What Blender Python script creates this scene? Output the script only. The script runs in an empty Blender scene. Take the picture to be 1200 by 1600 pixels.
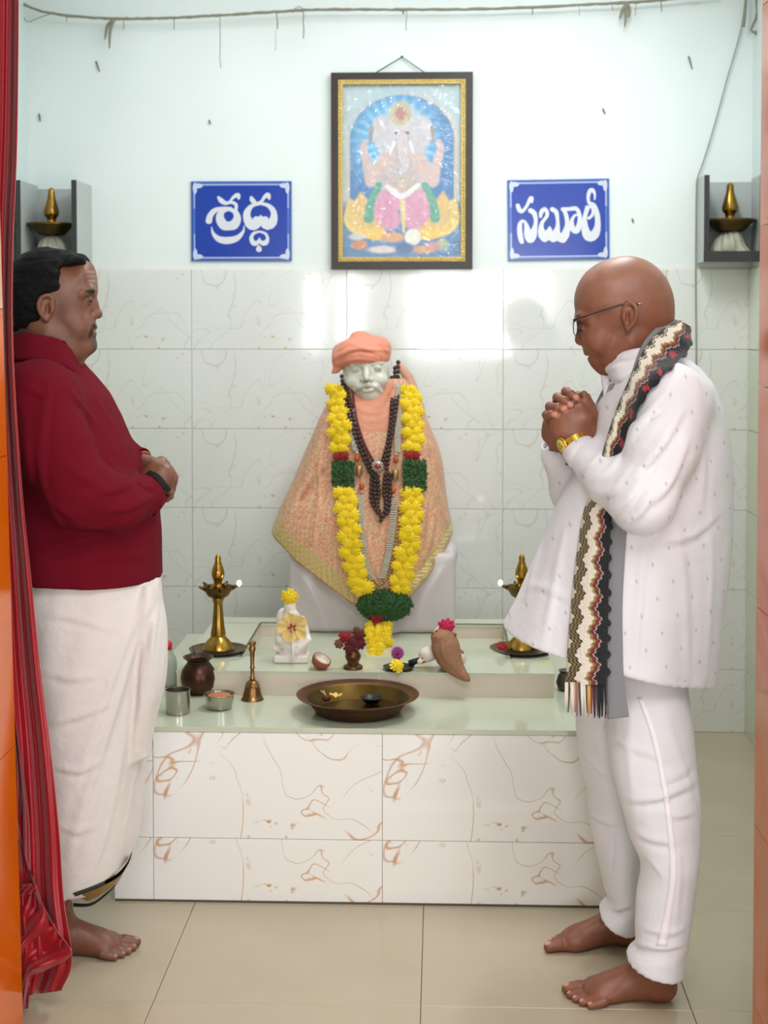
import bpy, math, random
import numpy as np
from mathutils import Vector, Matrix, Euler
from mathutils.bvhtree import BVHTree
SC = bpy.context.scene
COL = SC.collection
# ---------------------------------------------------------------- camera
F, CX, CY = 2300.0, 600.0, 593.0            # focal length and principal point of the 1200x1600 frame
YAW, PIT = math.atan(87/F), math.atan(88/F)
CAMZ = 1.52
cd = bpy.data.cameras.new('camera'); cam = bpy.data.objects.new('camera', cd); COL.objects.link(cam)
cam.location = (0, 0, CAMZ); cam.rotation_euler = (math.pi/2-PIT, 0, YAW)
cd.sensor_fit = 'HORIZONTAL'; cd.sensor_width = 36; cd.lens = 36*F/1200
cd.shift_x = 0; cd.shift_y = (CY-800)/1200
cd.dof.use_dof = True; cd.dof.focus_distance = 3.5; cd.dof.aperture_fstop = 6.5
cd.clip_start = .05
SC.camera = cam
# ---------------------------------------------------------------- world, lights, exposure
w = bpy.data.worlds.new('world'); SC.world = w; w.use_nodes = True
w.node_tree.nodes['Background'].inputs[0].default_value = (.86, .93, 1, 1)
w.node_tree.nodes['Background'].inputs[1].default_value = 1.0
SC.view_settings.view_transform = 'Standard'; SC.view_settings.look = 'None'
SC.view_settings.exposure = -0.08; SC.view_settings.gamma = 1; SC.view_settings.use_curve_mapping = False
SC.cycles.use_denoising = True
SC.cycles.max_bounces = 7; SC.cycles.diffuse_bounces = 4; SC.cycles.glossy_bounces = 3
SC.cycles.transmission_bounces = 4; SC.cycles.transparent_max_bounces = 8
SC.cycles.caustics_reflective = False; SC.cycles.caustics_refractive = False
SC.cycles.sample_clamp_indirect = 6
def area(name, loc, target, sx, sy, power, col=(1, 1, 1)):
    l = bpy.data.lights.new(name, 'AREA'); l.shape = 'RECTANGLE'; l.size = sx; l.size_y = sy; l.energy = power; l.color = col
    o = bpy.data.objects.new(name, l); COL.objects.link(o); o.location = loc
    o.rotation_euler = (Vector(target)-Vector(loc)).to_track_quat('-Z', 'Y').to_euler()
    return o
# daylight entering the hall through its windows behind the camera, shrine tube light, two added ceiling fills
area('hall_window_daylight', (.425, -4.86, 1.62), (.425, 0, 1.62), 1.4, .85, 120, (.95, .98, 1))
area('hall_window_daylight', (-1.36, -4.86, 1.62), (-1.36, 0, 1.62), .11, .85, 9, (.95, .98, 1))
area('hall_window_daylight', (-.95, -4.86, 1.62), (-.95, 0, 1.62), .19, .85, 14, (.95, .98, 1))
area('hall_door_daylight', (3.45, -1.2, 1.3), (0, 2, 1.1), 1.6, 2.2, 66, (.96, .98, 1))
area('hall_ceiling_fill_light', (.5, 1.1, 3.12), (.5, 1.5, 0), 1.5, 1.2, 54, (.98, .97, 1))  # added unseen fill, brightens the people's camera-facing sides
area('shrine_tube_light', (.45, 4.05, 2.93), (.3, 4.1, 0), 1.1, .1, 20, (.98, .99, 1))
area('shrine_ceiling_fill_light', (-.2, 4.5, 2.95), (-.2, 4.5, 0), 1.8, 1.1, 14, (.97, .99, 1))  # added soft fill besides the tube, lifts the shrine walls
# ---------------------------------------------------------------- helpers: pixel of the photograph -> place in the room
_f = np.array([-math.sin(YAW)*math.cos(PIT), math.cos(YAW)*math.cos(PIT), -math.sin(PIT)])
_r = np.array([math.cos(YAW), math.sin(YAW), 0.]); _u = np.cross(_r, _f); CAM = np.array([0, 0, CAMZ])
def ray(px, py): return _r*(px-CX)/F+_u*(CY-py)/F+_f
def W(px, py, Y):
    d = ray(px, py); return CAM+d*(Y/d[1])
def WZ(px, py, z):
    d = ray(px, py); return CAM+d*((z-CAMZ)/d[2])
# ---------------------------------------------------------------- helpers: objects
def link(o, parent=None):
    COL.objects.link(o)
    if parent is not None: o.parent = parent
    return o
def tag(o, label=None, cat=None, group=None, kind=None):
    if label: o['label'] = label
    if cat: o['category'] = cat
    if group: o['group'] = group
    if kind: o['kind'] = kind
    return o
def empty(name, loc, label=None, cat=None, group=None, rz=0):
    o = bpy.data.objects.new(name, None); o.location = loc; o.rotation_euler = (0, 0, rz); o.empty_display_size = .05
    link(o); tag(o, label, cat, group); return o
def mesh(name, V, Fc, m=None, smooth=True):
    me = bpy.data.meshes.new(name)
    if isinstance(Fc, np.ndarray):
        n = len(V); k = Fc.shape[1]
        me.vertices.add(n); me.vertices.foreach_set('co', np.asarray(V, np.float32).ravel())
        me.loops.add(Fc.size); me.loops.foreach_set('vertex_index', Fc.ravel().astype(np.int32))
        me.polygons.add(len(Fc)); me.polygons.foreach_set('loop_start', np.arange(len(Fc), dtype=np.int32)*k)
        me.update(calc_edges=True); me.validate()
    else:
        me.from_pydata([tuple(v) for v in V], [], [tuple(f) for f in Fc])
    if m is not None: me.materials.append(m)
    if smooth: me.polygons.foreach_set('use_smooth', [True]*len(me.polygons))
    me.update(); return me
def obj(name, me, parent=None, loc=None, local=True):
    """link a mesh; world-space meshes stay put under a parent when local is False"""
    o = bpy.data.objects.new(name, me); link(o, parent)
    if loc is not None: o.location = loc
    if parent is not None and not local: o.matrix_parent_inverse = par_inv(parent)
    return o
def par_inv(pa):
    M = Matrix.LocRotScale(pa.location, pa.rotation_euler, pa.scale)
    if pa.parent is not None: M = Matrix.LocRotScale(pa.parent.location, pa.parent.rotation_euler, pa.parent.scale) @ pa.matrix_parent_inverse @ M
    return M.inverted()
def vcol(me, cols):
    at = me.color_attributes.new('Col', 'FLOAT_COLOR', 'POINT')
    c = np.ones((len(me.vertices), 4), np.float32); c[:, :3] = cols; at.data.foreach_set('color', c.ravel())
class MB:
    """collects simple shapes into one mesh"""
    def __init__(s): s.V = []; s.F = []; s.M = []; s.mi = 0
    def add(s, V, Fc):
        n = len(s.V); s.V += [tuple(v) for v in V]; s.F += [tuple(i+n for i in f) for f in Fc]; s.M += [s.mi]*len(Fc); return s
    def box(s, a, b):
        x0, y0, z0 = a; x1, y1, z1 = b
        return s.add([(x0,y0,z0),(x1,y0,z0),(x1,y1,z0),(x0,y1,z0),(x0,y0,z1),(x1,y0,z1),(x1,y1,z1),(x0,y1,z1)],
                     [(0,3,2,1),(4,5,6,7),(0,1,5,4),(1,2,6,5),(2,3,7,6),(3,0,4,7)])
    def lathe(s, prof, c=(0,0,0), n=32, sx=1, sy=1, rip=None, cap=True):
        V = []; Fc = []
        for r, z in prof:
            for k in range(n):
                t = 2*math.pi*k/n; rr = r*(1+(rip(t, z) if rip else 0))
                V.append((c[0]+rr*math.cos(t)*sx, c[1]+rr*math.sin(t)*sy, c[2]+z))
        m = len(prof)
        for i in range(m-1):
            for k in range(n):
                k2 = (k+1) % n; Fc.append((i*n+k, i*n+k2, (i+1)*n+k2, (i+1)*n+k))
        if cap and prof[0][0] > 1e-6: Fc.append(tuple(reversed(range(n))))
        if cap and prof[-1][0] > 1e-6: Fc.append(tuple((m-1)*n+k for k in range(n)))
        return s.add(V, Fc)
    def tube(s, pts, rad, n=8, cap=True):
        P = [Vector(p) for p in pts]; m = len(P)
        if not hasattr(rad, '__len__'): rad = [rad]*m
        V = []; Fc = []; up = None
        for i, p in enumerate(P):
            t = (P[min(i+1, m-1)]-P[max(i-1, 0)])
            t = t.normalized() if t.length > 1e-9 else Vector((0, 0, 1))
            if up is None: up = Vector((0, 0, 1)) if abs(t.z) < .9 else Vector((1, 0, 0))
            x = up.cross(t)
            if x.length < 1e-6: x = Vector((1, 0, 0)).cross(t)
            x.normalize(); y = t.cross(x).normalized(); up = y
            for k in range(n):
                a = 2*math.pi*k/n; V.append(p+x*(rad[i]*math.cos(a))+y*(rad[i]*math.sin(a)))
        for i in range(m-1):
            for k in range(n): Fc.append((i*n+k, i*n+(k+1) % n, (i+1)*n+(k+1) % n, (i+1)*n+k))
        if cap: Fc.append(tuple(reversed(range(n)))); Fc.append(tuple((m-1)*n+k for k in range(n)))
        return s.add(V, Fc)
    def ball(s, c, r, n=10, m=6):
        rx, ry, rz = r if hasattr(r, '__len__') else (r, r, r)
        V = [(c[0], c[1], c[2]-rz)]; Fc = []
        for i in range(1, m):
            a = -math.pi/2+math.pi*i/m
            for k in range(n):
                t = 2*math.pi*k/n; V.append((c[0]+rx*math.cos(a)*math.cos(t), c[1]+ry*math.cos(a)*math.sin(t), c[2]+rz*math.sin(a)))
        V.append((c[0], c[1], c[2]+rz)); L = len(V)-1
        for k in range(n):
            k2 = (k+1) % n; Fc.append((0, 1+k2, 1+k)); Fc.append((L, 1+(m-2)*n+k, 1+(m-2)*n+k2))
            for i in range(m-2): Fc.append((1+i*n+k, 1+i*n+k2, 1+(i+1)*n+k2, 1+(i+1)*n+k))
        return s.add(V, Fc)
    def mesh(s, name, mats, smooth=True):
        me = mesh(name, s.V, s.F, None, smooth)
        for m in (mats if isinstance(mats, (list, tuple)) else [mats]): me.materials.append(m)
        if isinstance(mats, (list, tuple)): me.polygons.foreach_set('material_index', s.M)
        return me
    def build(s, name, mats, parent=None, loc=None, smooth=True, local=True):
        return obj(name, s.mesh(name, mats, smooth), parent, loc, local)
def autosmooth(o, ang=35):
    me = o.data; me.set_sharp_from_angle(angle=math.radians(ang)); return o
def bez(pts, n=24):
    """Catmull-Rom through points of any dimension"""
    P = np.array(pts, float); P = np.vstack([2*P[0]-P[1], P, 2*P[-1]-P[-2]]); out = []
    m = len(P)-3; ts = np.linspace(0, m, n)
    for t in ts:
        i = min(int(t), m-1); u = t-i; a, b, c, d = P[i:i+4]
        out.append(.5*((2*b)+(-a+c)*u+(2*a-5*b+4*c-d)*u*u+(-a+3*b-3*c+d)*u**3))
    return np.array(out)
# ---------------------------------------------------------------- helpers: sculpting by signed distance
class Vol:
    def __init__(s, lo, hi, h):
        s.lo = np.array(lo, float); s.h = h; s.n = np.ceil((np.array(hi)-s.lo)/h).astype(int)+1
        s.d = np.full(tuple(s.n), .5, np.float32)
    def sub(s, lo, hi):
        a = np.clip(np.floor((np.array(lo)-s.lo)/s.h).astype(int), 0, s.n-1); b = np.clip(np.ceil((np.array(hi)-s.lo)/s.h).astype(int)+1, 1, s.n)
        if (b <= a).any(): return None, None
        ax = [(s.lo[i]+s.h*np.arange(a[i], b[i])).astype(np.float32) for i in range(3)]
        return (slice(a[0], b[0]), slice(a[1], b[1]), slice(a[2], b[2])), np.meshgrid(*ax, indexing='ij', sparse=True)
    def put(s, fn, lo, hi, k=0., op='U'):
        mg = k+2.5*s.h; sl, g = s.sub(np.array(lo)-mg, np.array(hi)+mg)
        if sl is None: return s
        b = fn(*g).astype(np.float32); a = s.d[sl]
        if op == 'S': b = -b
        if op == 'U':
            r = np.minimum(a, b)
            if k > 0: q = np.maximum(k-np.abs(a-b), 0)/k; r = r-q*q*k*.25
        else:
            r = np.maximum(a, b)
            if k > 0: q = np.maximum(k-np.abs(a-b), 0)/k; r = r+q*q*k*.25
        s.d[sl] = r; return s
    def cone(s, p0, p1, r0, r1, k=.01, op='U', sq=None):
        p0 = np.array(p0, float); p1 = np.array(p1, float); R = max(r0, r1); v = p1-p0; L2 = max(v@v, 1e-12)
        def fn(x, y, z):
            dx, dy, dz = x-p0[0], y-p0[1], z-p0[2]
            t = np.clip((dx*v[0]+dy*v[1]+dz*v[2])/L2, 0, 1)
            return np.sqrt((dx-t*v[0])**2+(dy-t*v[1])**2+(dz-t*v[2])**2)-(r0+(r1-r0)*t)
        return s.put(fn, np.minimum(p0, p1)-R, np.maximum(p0, p1)+R, k, op)
    def chain(s, pts, rad, k=.01, op='U'):
        for i in range(len(pts)-1): s.cone(pts[i], pts[i+1], rad[i], rad[i+1], k, op)
        return s
    def ell(s, c, r, k=.01, op='U', rot=None):
        c = np.array(c, float); r = np.array(r, float) if hasattr(r, '__len__') else np.array([r, r, r], float); R = r.max()
        M = np.array(Euler(rot).to_matrix().transposed()) if rot is not None else None
        def fn(x, y, z):
            dx, dy, dz = x-c[0], y-c[1], z-c[2]
            if M is not None: dx, dy, dz = (M[i, 0]*dx+M[i, 1]*dy+M[i, 2]*dz for i in range(3))
            k0 = np.sqrt((dx/r[0])**2+(dy/r[1])**2+(dz/r[2])**2); k1 = np.sqrt((dx/r[0]**2)**2+(dy/r[1]**2)**2+(dz/r[2]**2)**2)
            return k0*(k0-1)/np.maximum(k1, 1e-6)
        return s.put(fn, c-R, c+R, k, op)
    def box(s, c, r, rnd=.005, k=.01, op='U', rot=None):
        c = np.array(c, float); r = np.array(r, float); R = np.linalg.norm(r)
        M = np.array(Euler(rot).to_matrix().transposed()) if rot is not None else None
        def fn(x, y, z):
            dx, dy, dz = x-c[0], y-c[1], z-c[2]
            if M is not None: dx, dy, dz = (M[i, 0]*dx+M[i, 1]*dy+M[i, 2]*dz for i in range(3))
            q = [np.abs(dx)-r[0]+rnd, np.abs(dy)-r[1]+rnd, np.abs(dz)-r[2]+rnd]
            return np.sqrt(sum(np.maximum(t, 0)**2 for t in q))+np.minimum(np.maximum(np.maximum(q[0], q[1]), q[2]), 0)-rnd
        lo, hi = (c-R, c+R) if rot is not None else (c-r, c+r)
        return s.put(fn, lo, hi, k, op)
    def sect(s, st, k=.01, op='U', e=2.0):
        """stack of superelliptic cross sections: rows (z, cx, cy, rx, ry)"""
        st = np.array(sorted([tuple(r) for r in st]), float)
        zz = st[:, 0]; lo = (np.min(st[:, 1]-st[:, 3]), np.min(st[:, 2]-st[:, 4]), zz[0]); hi = (np.max(st[:, 1]+st[:, 3]), np.max(st[:, 2]+st[:, 4]), zz[-1])
        zs = np.linspace(zz[0], zz[-1], 8*len(zz)); tt = np.interp(zs, zz, np.arange(len(zz)))
        def sm(col):
            P = np.concatenate([[2*col[0]-col[1]], col, [2*col[-1]-col[-2]]]); i = np.minimum(tt.astype(int), len(col)-2); u = tt-i
            a_, b_, c_, d_ = P[i], P[i+1], P[i+2], P[i+3]
            return .5*(2*b_+(-a_+c_)*u+(2*a_-5*b_+4*c_-d_)*u*u+(-a_+3*b_-3*c_+d_)*u**3)
        cols = [sm(st[:, i]) for i in range(1, 5)]
        def fn(x, y, z):
            zc = np.clip(z, zz[0], zz[-1]); cx, cy, rx, ry = (np.interp(zc.ravel(), zs, c).reshape(zc.shape) for c in cols)
            rx = np.maximum(rx, .004); ry = np.maximum(ry, .004)
            u = np.abs((x-cx)/rx); v = np.abs((y-cy)/ry); q = (u**e+v**e)**(1/e)
            gr = np.sqrt(((x-cx)/rx**2)**2+((y-cy)/ry**2)**2)/np.maximum(np.sqrt(((x-cx)/rx)**2+((y-cy)/ry)**2), 1e-4)
            return np.maximum((q-1)/np.maximum(gr, 1e-3), np.maximum(zz[0]-z, z-zz[-1]))
        return s.put(fn, lo, hi, k, op)
    def plane(s, p0, nrm, k=0.):
        """cut away the side the normal points to"""
        n = np.array(nrm, float); n /= np.linalg.norm(n); p0 = np.array(p0, float)
        sl, g = s.sub(s.lo, s.lo+s.n*s.h); b = (g[0]-p0[0])*n[0]+(g[1]-p0[1])*n[1]+(g[2]-p0[2])*n[2]
        r = np.maximum(s.d, b)
        if k > 0: q = np.maximum(k-np.abs(s.d-b), 0)/k; r = r+q*q*k*.25
        s.d = r.astype(np.float32); return s
    def ridge(s, pts, amp, sig, n=14):
        """raise (amp > 0) or press in (amp < 0) the surface along a line, fading out at both ends"""
        P = bez(pts, n); sl, g = s.sub(P.min(0)-3*sig, P.max(0)+3*sig)
        if sl is None: return s
        best = None; am = None
        for i in range(n-1):
            a, v = P[i], P[i+1]-P[i]; L2 = max(v@v, 1e-12); dx, dy, dz = g[0]-a[0], g[1]-a[1], g[2]-a[2]
            t = np.clip((dx*v[0]+dy*v[1]+dz*v[2])/L2, 0, 1); D = (dx-t*v[0])**2+(dy-t*v[1])**2+(dz-t*v[2])**2; u = np.sin(np.pi*(i+t+.35)/(n-.3))**.6
            w_ = amp*u*np.exp(-D/sig**2); am = w_ if am is None else (np.maximum(am, w_) if amp > 0 else np.minimum(am, w_))
        s.d[sl] = (s.d[sl]-am).astype(np.float32); return s
    def fold(s, pts, amp, sig):
        """a cloth fold: a ridge with a shadow groove along its lower side"""
        s.ridge(pts, amp, sig); s.ridge([np.array(p)+np.array([sig*.9, 0, -sig*1.1]) for p in pts], -amp*.8, sig*.8); return s
    def folds(s, items, rl=0, ymin=-9):
        """items: (pixel line, height, width); each fold is laid on the surface seen there"""
        bv = bvh_of(s, rl)
        for pts, am, sg in items:
            P = [hit(bv, x, y) for x, y in bez(pts, 9)]; P = [np.array(p) for p in P if p is not None and p.y > ymin]
            if len(P) > 3: s.ridge(P, am, sg); s.ridge([p+np.array([sg*.75, 0, -sg*1.2]) for p in P], -am*.9, sg*.85)
        return s
    def disp(s, fn):
        sl, g = s.sub(s.lo, s.lo+s.n*s.h); s.d = (s.d+fn(*g)).astype(np.float32); return s
    def grid(s): return s.sub(s.lo, s.lo+s.n*s.h)[1]
    def copy(s):
        c = Vol.__new__(Vol); c.lo = s.lo; c.h = s.h; c.n = s.n; c.d = s.d.copy(); return c
    def nets(s, relax=1):
        d = s.d.copy(); d[0] = d[-1] = np.maximum(d[0], .01).max(); d[:, 0] = d[:, -1] = .5; d[:, :, 0] = d[:, :, -1] = .5
        S = d < 0; cnt = np.zeros(tuple(np.array(d.shape)-1), np.int8)
        cor = [(i, j, k) for i in (0, 1) for j in (0, 1) for k in (0, 1)]
        sh = d.shape
        for i, j, k in cor: cnt += S[i:sh[0]-1+i, j:sh[1]-1+j, k:sh[2]-1+k]
        I, J, K = np.nonzero((cnt > 0) & (cnt < 8)); N = len(I)
        ids = np.full(cnt.shape, -1, np.int32); ids[I, J, K] = np.arange(N)
        cv = [d[I+i, J+j, K+k] for i, j, k in cor]; sm = np.zeros((N, 3)); nn = np.zeros(N)
        for p in range(8):
            for q in range(p+1, 8):
                A, B = np.array(cor[p]), np.array(cor[q])
                if np.abs(A-B).sum() != 1: continue
                m = (cv[p] < 0) != (cv[q] < 0); t = cv[p][m]/(cv[p][m]-cv[q][m])
                sm[m] += A+(B-A)*t[:, None]; nn[m] += 1
        V = (np.stack([I, J, K], 1)+sm/nn[:, None])*s.h+s.lo
        Q = []
        for ax in range(3):
            o = [(0, 0, 0)]*4; u, v = (ax+1) % 3, (ax+2) % 3
            a = S.take(range(sh[ax]-1), ax); b = S.take(range(1, sh[ax]), ax)
            E = np.nonzero(a != b); E = np.stack(E, 1); ok = (E[:, u] > 0) & (E[:, v] > 0) & (E[:, u] < sh[u]-1) & (E[:, v] < sh[v]-1); E = E[ok]
            flip = a[E[:, 0], E[:, 1], E[:, 2]]
            def idx(du, dv):
                e = E.copy(); e[:, u] += du; e[:, v] += dv; return ids[e[:, 0], e[:, 1], e[:, 2]]
            q = np.stack([idx(-1, -1), idx(0, -1), idx(0, 0), idx(-1, 0)], 1)
            q[~flip] = q[~flip][:, ::-1]; Q.append(q)
        Q = np.vstack(Q); Q = Q[(Q >= 0).all(1)]
        for _ in range(relax):
            acc = np.zeros_like(V); c = np.zeros(N)
            for a_, b_ in ((0, 1), (1, 2), (2, 3), (3, 0)):
                np.add.at(acc, Q[:, a_], V[Q[:, b_]]); np.add.at(c, Q[:, a_], 1)
                np.add.at(acc, Q[:, b_], V[Q[:, a_]]); np.add.at(c, Q[:, b_], 1)
            V = V*.45+.55*acc/np.maximum(c, 1)[:, None]
        return V, Q
    def build(s, name, m, parent=None, relax=1, color=None, base=None):
        """base: world point the object's origin sits at (the parent's origin by default)"""
        V, Q = s.nets(relax); me = mesh(name, V, Q, m)
        if color is not None: vcol(me, color(V))
        return obj(name, me, parent, local=False)
def bvh_of(vol, relax=1):
    V, Q = vol.nets(relax); return BVHTree.FromPolygons([tuple(v) for v in V], [tuple(q) for q in Q])
def hit(bvh, px, py, off=0.):
    """the point of a surface seen at a pixel of the photograph, lifted towards the camera side"""
    d = Vector(ray(px, py)).normalized(); r = bvh.ray_cast(Vector(CAM), d)
    if r[0] is None: return None
    return r[0]-d*off
def noise3(seed, n=6, f0=1., f1=3.):
    """a smooth random scalar field made of sines"""
    rg = np.random.RandomState(seed); K = rg.normal(size=(n, 3)); K /= np.linalg.norm(K, axis=1)[:, None]; K *= rg.uniform(f0, f1, n)[:, None]*2*math.pi; ph = rg.uniform(0, 6.28, n)
    return lambda x, y, z: sum(np.sin(K[i, 0]*x+K[i, 1]*y+K[i, 2]*z+ph[i]) for i in range(n))/n**.5
# ---------------------------------------------------------------- helpers: materials
def nodes(name):
    m = bpy.data.materials.new(name); m.use_nodes = True; nt = m.node_tree
    return m, nt, nt.nodes['Principled BSDF']
def nd(nt, typ, **kw):
    n = nt.nodes.new('ShaderNode'+typ)
    for k, v in kw.items():
        if k.startswith('i_'): n.inputs[k[2:].replace('_', ' ')].default_value = v
        elif k[0] == 'n' and k[1:].isdigit(): n.inputs[int(k[1:])].default_value = v
        else: setattr(n, k, v)
    return n
def lin(c):
    """sRGB 0-255 colour as seen -> linear"""
    return tuple(((x/255)/12.92 if x/255 <= .04045 else ((x/255+.055)/1.055)**2.4) for x in c)
def mat(name, col, rough=.5, metal=0., bump=0., bs=60., var=0., vs=8., col2=None, sheen=0., coat=0., sss=0., vc=False, spec=.5, emis=0., det=3., stretch=None, trans=0., ior=1.45, rv=0.):
    m, nt, b = nodes(name); L = nt.links.new
    c1 = (*lin(col), 1); b.inputs['Roughness'].default_value = rough; b.inputs['Metallic'].default_value = metal; b.inputs['Specular IOR Level'].default_value = spec
    b.inputs['Base Color'].default_value = c1
    tc = nd(nt, 'TexCoord'); vec = tc.outputs['Object']
    if stretch: mp = nd(nt, 'Mapping'); mp.inputs['Scale'].default_value = stretch; L(vec, mp.inputs[0]); vec = mp.outputs[0]
    src = None
    if vc: at = nd(nt, 'Attribute', attribute_name='Col'); src = at.outputs['Color']; L(src, b.inputs['Base Color'])
    if var > 0:
        n = nd(nt, 'TexNoise', n2=vs, n3=det); L(vec, n.inputs[0]); mr = nd(nt, 'MapRange', n1=.3, n2=.7); L(n.outputs[0], mr.inputs[0])
        mx = nd(nt, 'Mix', data_type='RGBA'); L(mr.outputs[0], mx.inputs[0])
        if src is not None:
            mul = nd(nt, 'Mix', data_type='RGBA', blend_type='MULTIPLY'); mul.inputs[0].default_value = 1; L(src, mul.inputs[6]); mul.inputs[7].default_value = (1-var, 1-var, 1-var, 1); L(mul.outputs[2], mx.inputs[6]); L(src, mx.inputs[7])
        else:
            mx.inputs[6].default_value = (*lin(col2), 1) if col2 else tuple(x*(1-var) for x in c1[:3])+(1,); mx.inputs[7].default_value = c1
        L(mx.outputs[2], b.inputs['Base Color'])
        if rv: m2 = nd(nt, 'MapRange', n1=.3, n2=.7, n3=rough-rv, n4=rough+rv); L(n.outputs[0], m2.inputs[0]); L(m2.outputs[0], b.inputs['Roughness'])
    if bump > 0:
        n2 = nd(nt, 'TexNoise', n2=bs, n3=det); L(vec, n2.inputs[0]); bp = nd(nt, 'Bump', n0=bump, n1=.01); L(n2.outputs[0], bp.inputs['Height']); L(bp.outputs[0], b.inputs['Normal'])
    if sheen: b.inputs['Sheen Weight'].default_value = sheen; b.inputs['Sheen Roughness'].default_value = .4
    if coat: b.inputs['Coat Weight'].default_value = coat; b.inputs['Coat Roughness'].default_value = .08
    if sss: b.inputs['Subsurface Weight'].default_value = sss; b.inputs['Subsurface Radius'].default_value = (.012, .005, .003); b.inputs['Subsurface Scale'].default_value = 1.
    if emis: b.inputs['Emission Color'].default_value = c1; b.inputs['Emission Strength'].default_value = emis
    if trans: b.inputs['Transmission Weight'].default_value = trans; b.inputs['IOR'].default_value = ior
    return m
def marble(name, base, vein, vein2, scale=4.5, rough=.12, amt=.8, spots=.6, var=None):
    m, nt, b = nodes(name); L = nt.links.new
    tc = nd(nt, 'TexCoord'); V = tc.outputs['Object']
    def iso(sc, off, wd, dist=.7):
        mp = nd(nt, 'Mapping'); mp.inputs['Location'].default_value = off; L(V, mp.inputs[0])
        n = nd(nt, 'TexNoise', n2=sc, n3=3., n4=.45, n8=dist) if False else nd(nt, 'TexNoise'); n.inputs['Scale'].default_value = sc; n.inputs['Detail'].default_value = 2.5; n.inputs['Roughness'].default_value = .42; n.inputs['Distortion'].default_value = dist
        L(mp.outputs[0], n.inputs['Vector'])
        s_ = nd(nt, 'Math', operation='SUBTRACT'); L(n.outputs[0], s_.inputs[0]); s_.inputs[1].default_value = .5
        ab = nd(nt, 'Math', operation='ABSOLUTE'); L(s_.outputs[0], ab.inputs[0])
        r = nd(nt, 'MapRange', n1=0., n2=wd, n3=1., n4=0.); L(ab.outputs[0], r.inputs[0])
        k = nd(nt, 'TexNoise'); k.inputs['Scale'].default_value = sc*1.7; k.inputs['Detail'].default_value = 1; mp2 = nd(nt, 'Mapping'); mp2.inputs['Location'].default_value = (off[0]+7, off[1]+3, off[2]+5); L(V, mp2.inputs[0]); L(mp2.outputs[0], k.inputs['Vector'])
        kr = nd(nt, 'MapRange', n1=.38, n2=.52); L(k.outputs[0], kr.inputs[0])
        mu = nd(nt, 'Math', operation='MULTIPLY'); L(r.outputs[0], mu.inputs[0]); L(kr.outputs[0], mu.inputs[1]); return mu.outputs[0]
    def mix(a, c, f, k):
        mu = nd(nt, 'Math', operation='MULTIPLY'); L(f, mu.inputs[0]); mu.inputs[1].default_value = k
        mx = nd(nt, 'Mix', data_type='RGBA'); L(mu.outputs[0], mx.inputs[0])
        if isinstance(a, tuple): mx.inputs[6].default_value = (*a, 1)
        else: L(a, mx.inputs[6])
        mx.inputs[7].default_value = (*c, 1); return mx.outputs[2]
    c = mix(lin(base), lin(vein), iso(scale, (1.3, .2, 4.1), .0075), amt)
    c = mix(c, lin(vein2), iso(scale*.8, (5.3, 8.2, 2.7), .006), amt*.8)
    sp = nd(nt, 'TexNoise'); sp.inputs['Scale'].default_value = 34; sp.inputs['Detail'].default_value = 3; L(V, sp.inputs['Vector'])
    sr = nd(nt, 'MapRange', n1=.64, n2=.72); L(sp.outputs[0], sr.inputs[0])
    gt = nd(nt, 'TexNoise'); gt.inputs['Scale'].default_value = 5; gt.inputs['Detail'].default_value = 1; L(V, gt.inputs['Vector'])
    gr = nd(nt, 'MapRange', n1=.5, n2=.6); L(gt.outputs[0], gr.inputs[0]); mm = nd(nt, 'Math', operation='MULTIPLY'); L(sr.outputs[0], mm.inputs[0]); L(gr.outputs[0], mm.inputs[1])
    c = mix(c, lin((205, 165, 110)), mm.outputs[0], spots)
    L(c, b.inputs['Base Color']); b.inputs['Roughness'].default_value = rough
    b.inputs['Specular IOR Level'].default_value = .55
    wv = nd(nt, 'TexNoise'); wv.inputs['Scale'].default_value = 5; L(V, wv.inputs['Vector']); bp = nd(nt, 'Bump', n0=.05, n1=.01); L(wv.outputs[0], bp.inputs['Height']); L(bp.outputs[0], b.inputs['Normal'])
    return m
# ================================================================ the setting
YB, XL, XR, ZC = 5.472, -1.534, 1.144, 3.0
M_paint = mat('mint_paint', (236, 243, 243), .55, var=.05, vs=2.2, bump=.05, bs=14)
M_paint_side = mat('side_paint', (224, 238, 236), .55, var=.04, vs=2)
M_tile = marble('wall_tile', (232, 233, 231), (186, 176, 164), (180, 184, 182), 4.2, .08, .55, .9)
M_tile_face = marble('platform_tile', (246, 243, 241), (212, 160, 112), (206, 158, 128), 4.4, .07, 1., 1.)
M_tile_side = marble('side_tile', (200, 209, 184), (176, 184, 166), (176, 184, 166), 4.6, .12, .6, .4)
M_grout = mat('grout', (226, 224, 216), .9)
M_floor = mat('floor_tile', (188, 175, 152), .16, var=.08, vs=3.5, spec=.5, rv=.05)
M_floor_grout = mat('floor_grout', (128, 118, 98), .9)
M_hall_floor = mat('hall_floor', (222, 218, 208), .1, var=.05, vs=2)
M_hall_wall = mat('hall_wall', (228, 226, 216), .6)
M_stone = mat('green_grey_stone', (200, 204, 182), .1, var=.06, vs=5, spec=.5, rv=.03)
M_beige = mat('beige_stone_edge', (214, 200, 184), .3, var=.06, vs=9)
M_dark_joint = mat('dark_joint', (92, 84, 70), .7)
M_white = mat('white_metal', (235, 235, 232), .4)
M_dark_wood = mat('dark_laminate_edge', (52, 50, 50), .5)
M_lam = mat('grey_laminate', (188, 194, 192), .45, var=.05, vs=5)
def structure(o): o['kind'] = 'structure'; return o
_tiles = {}
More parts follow.
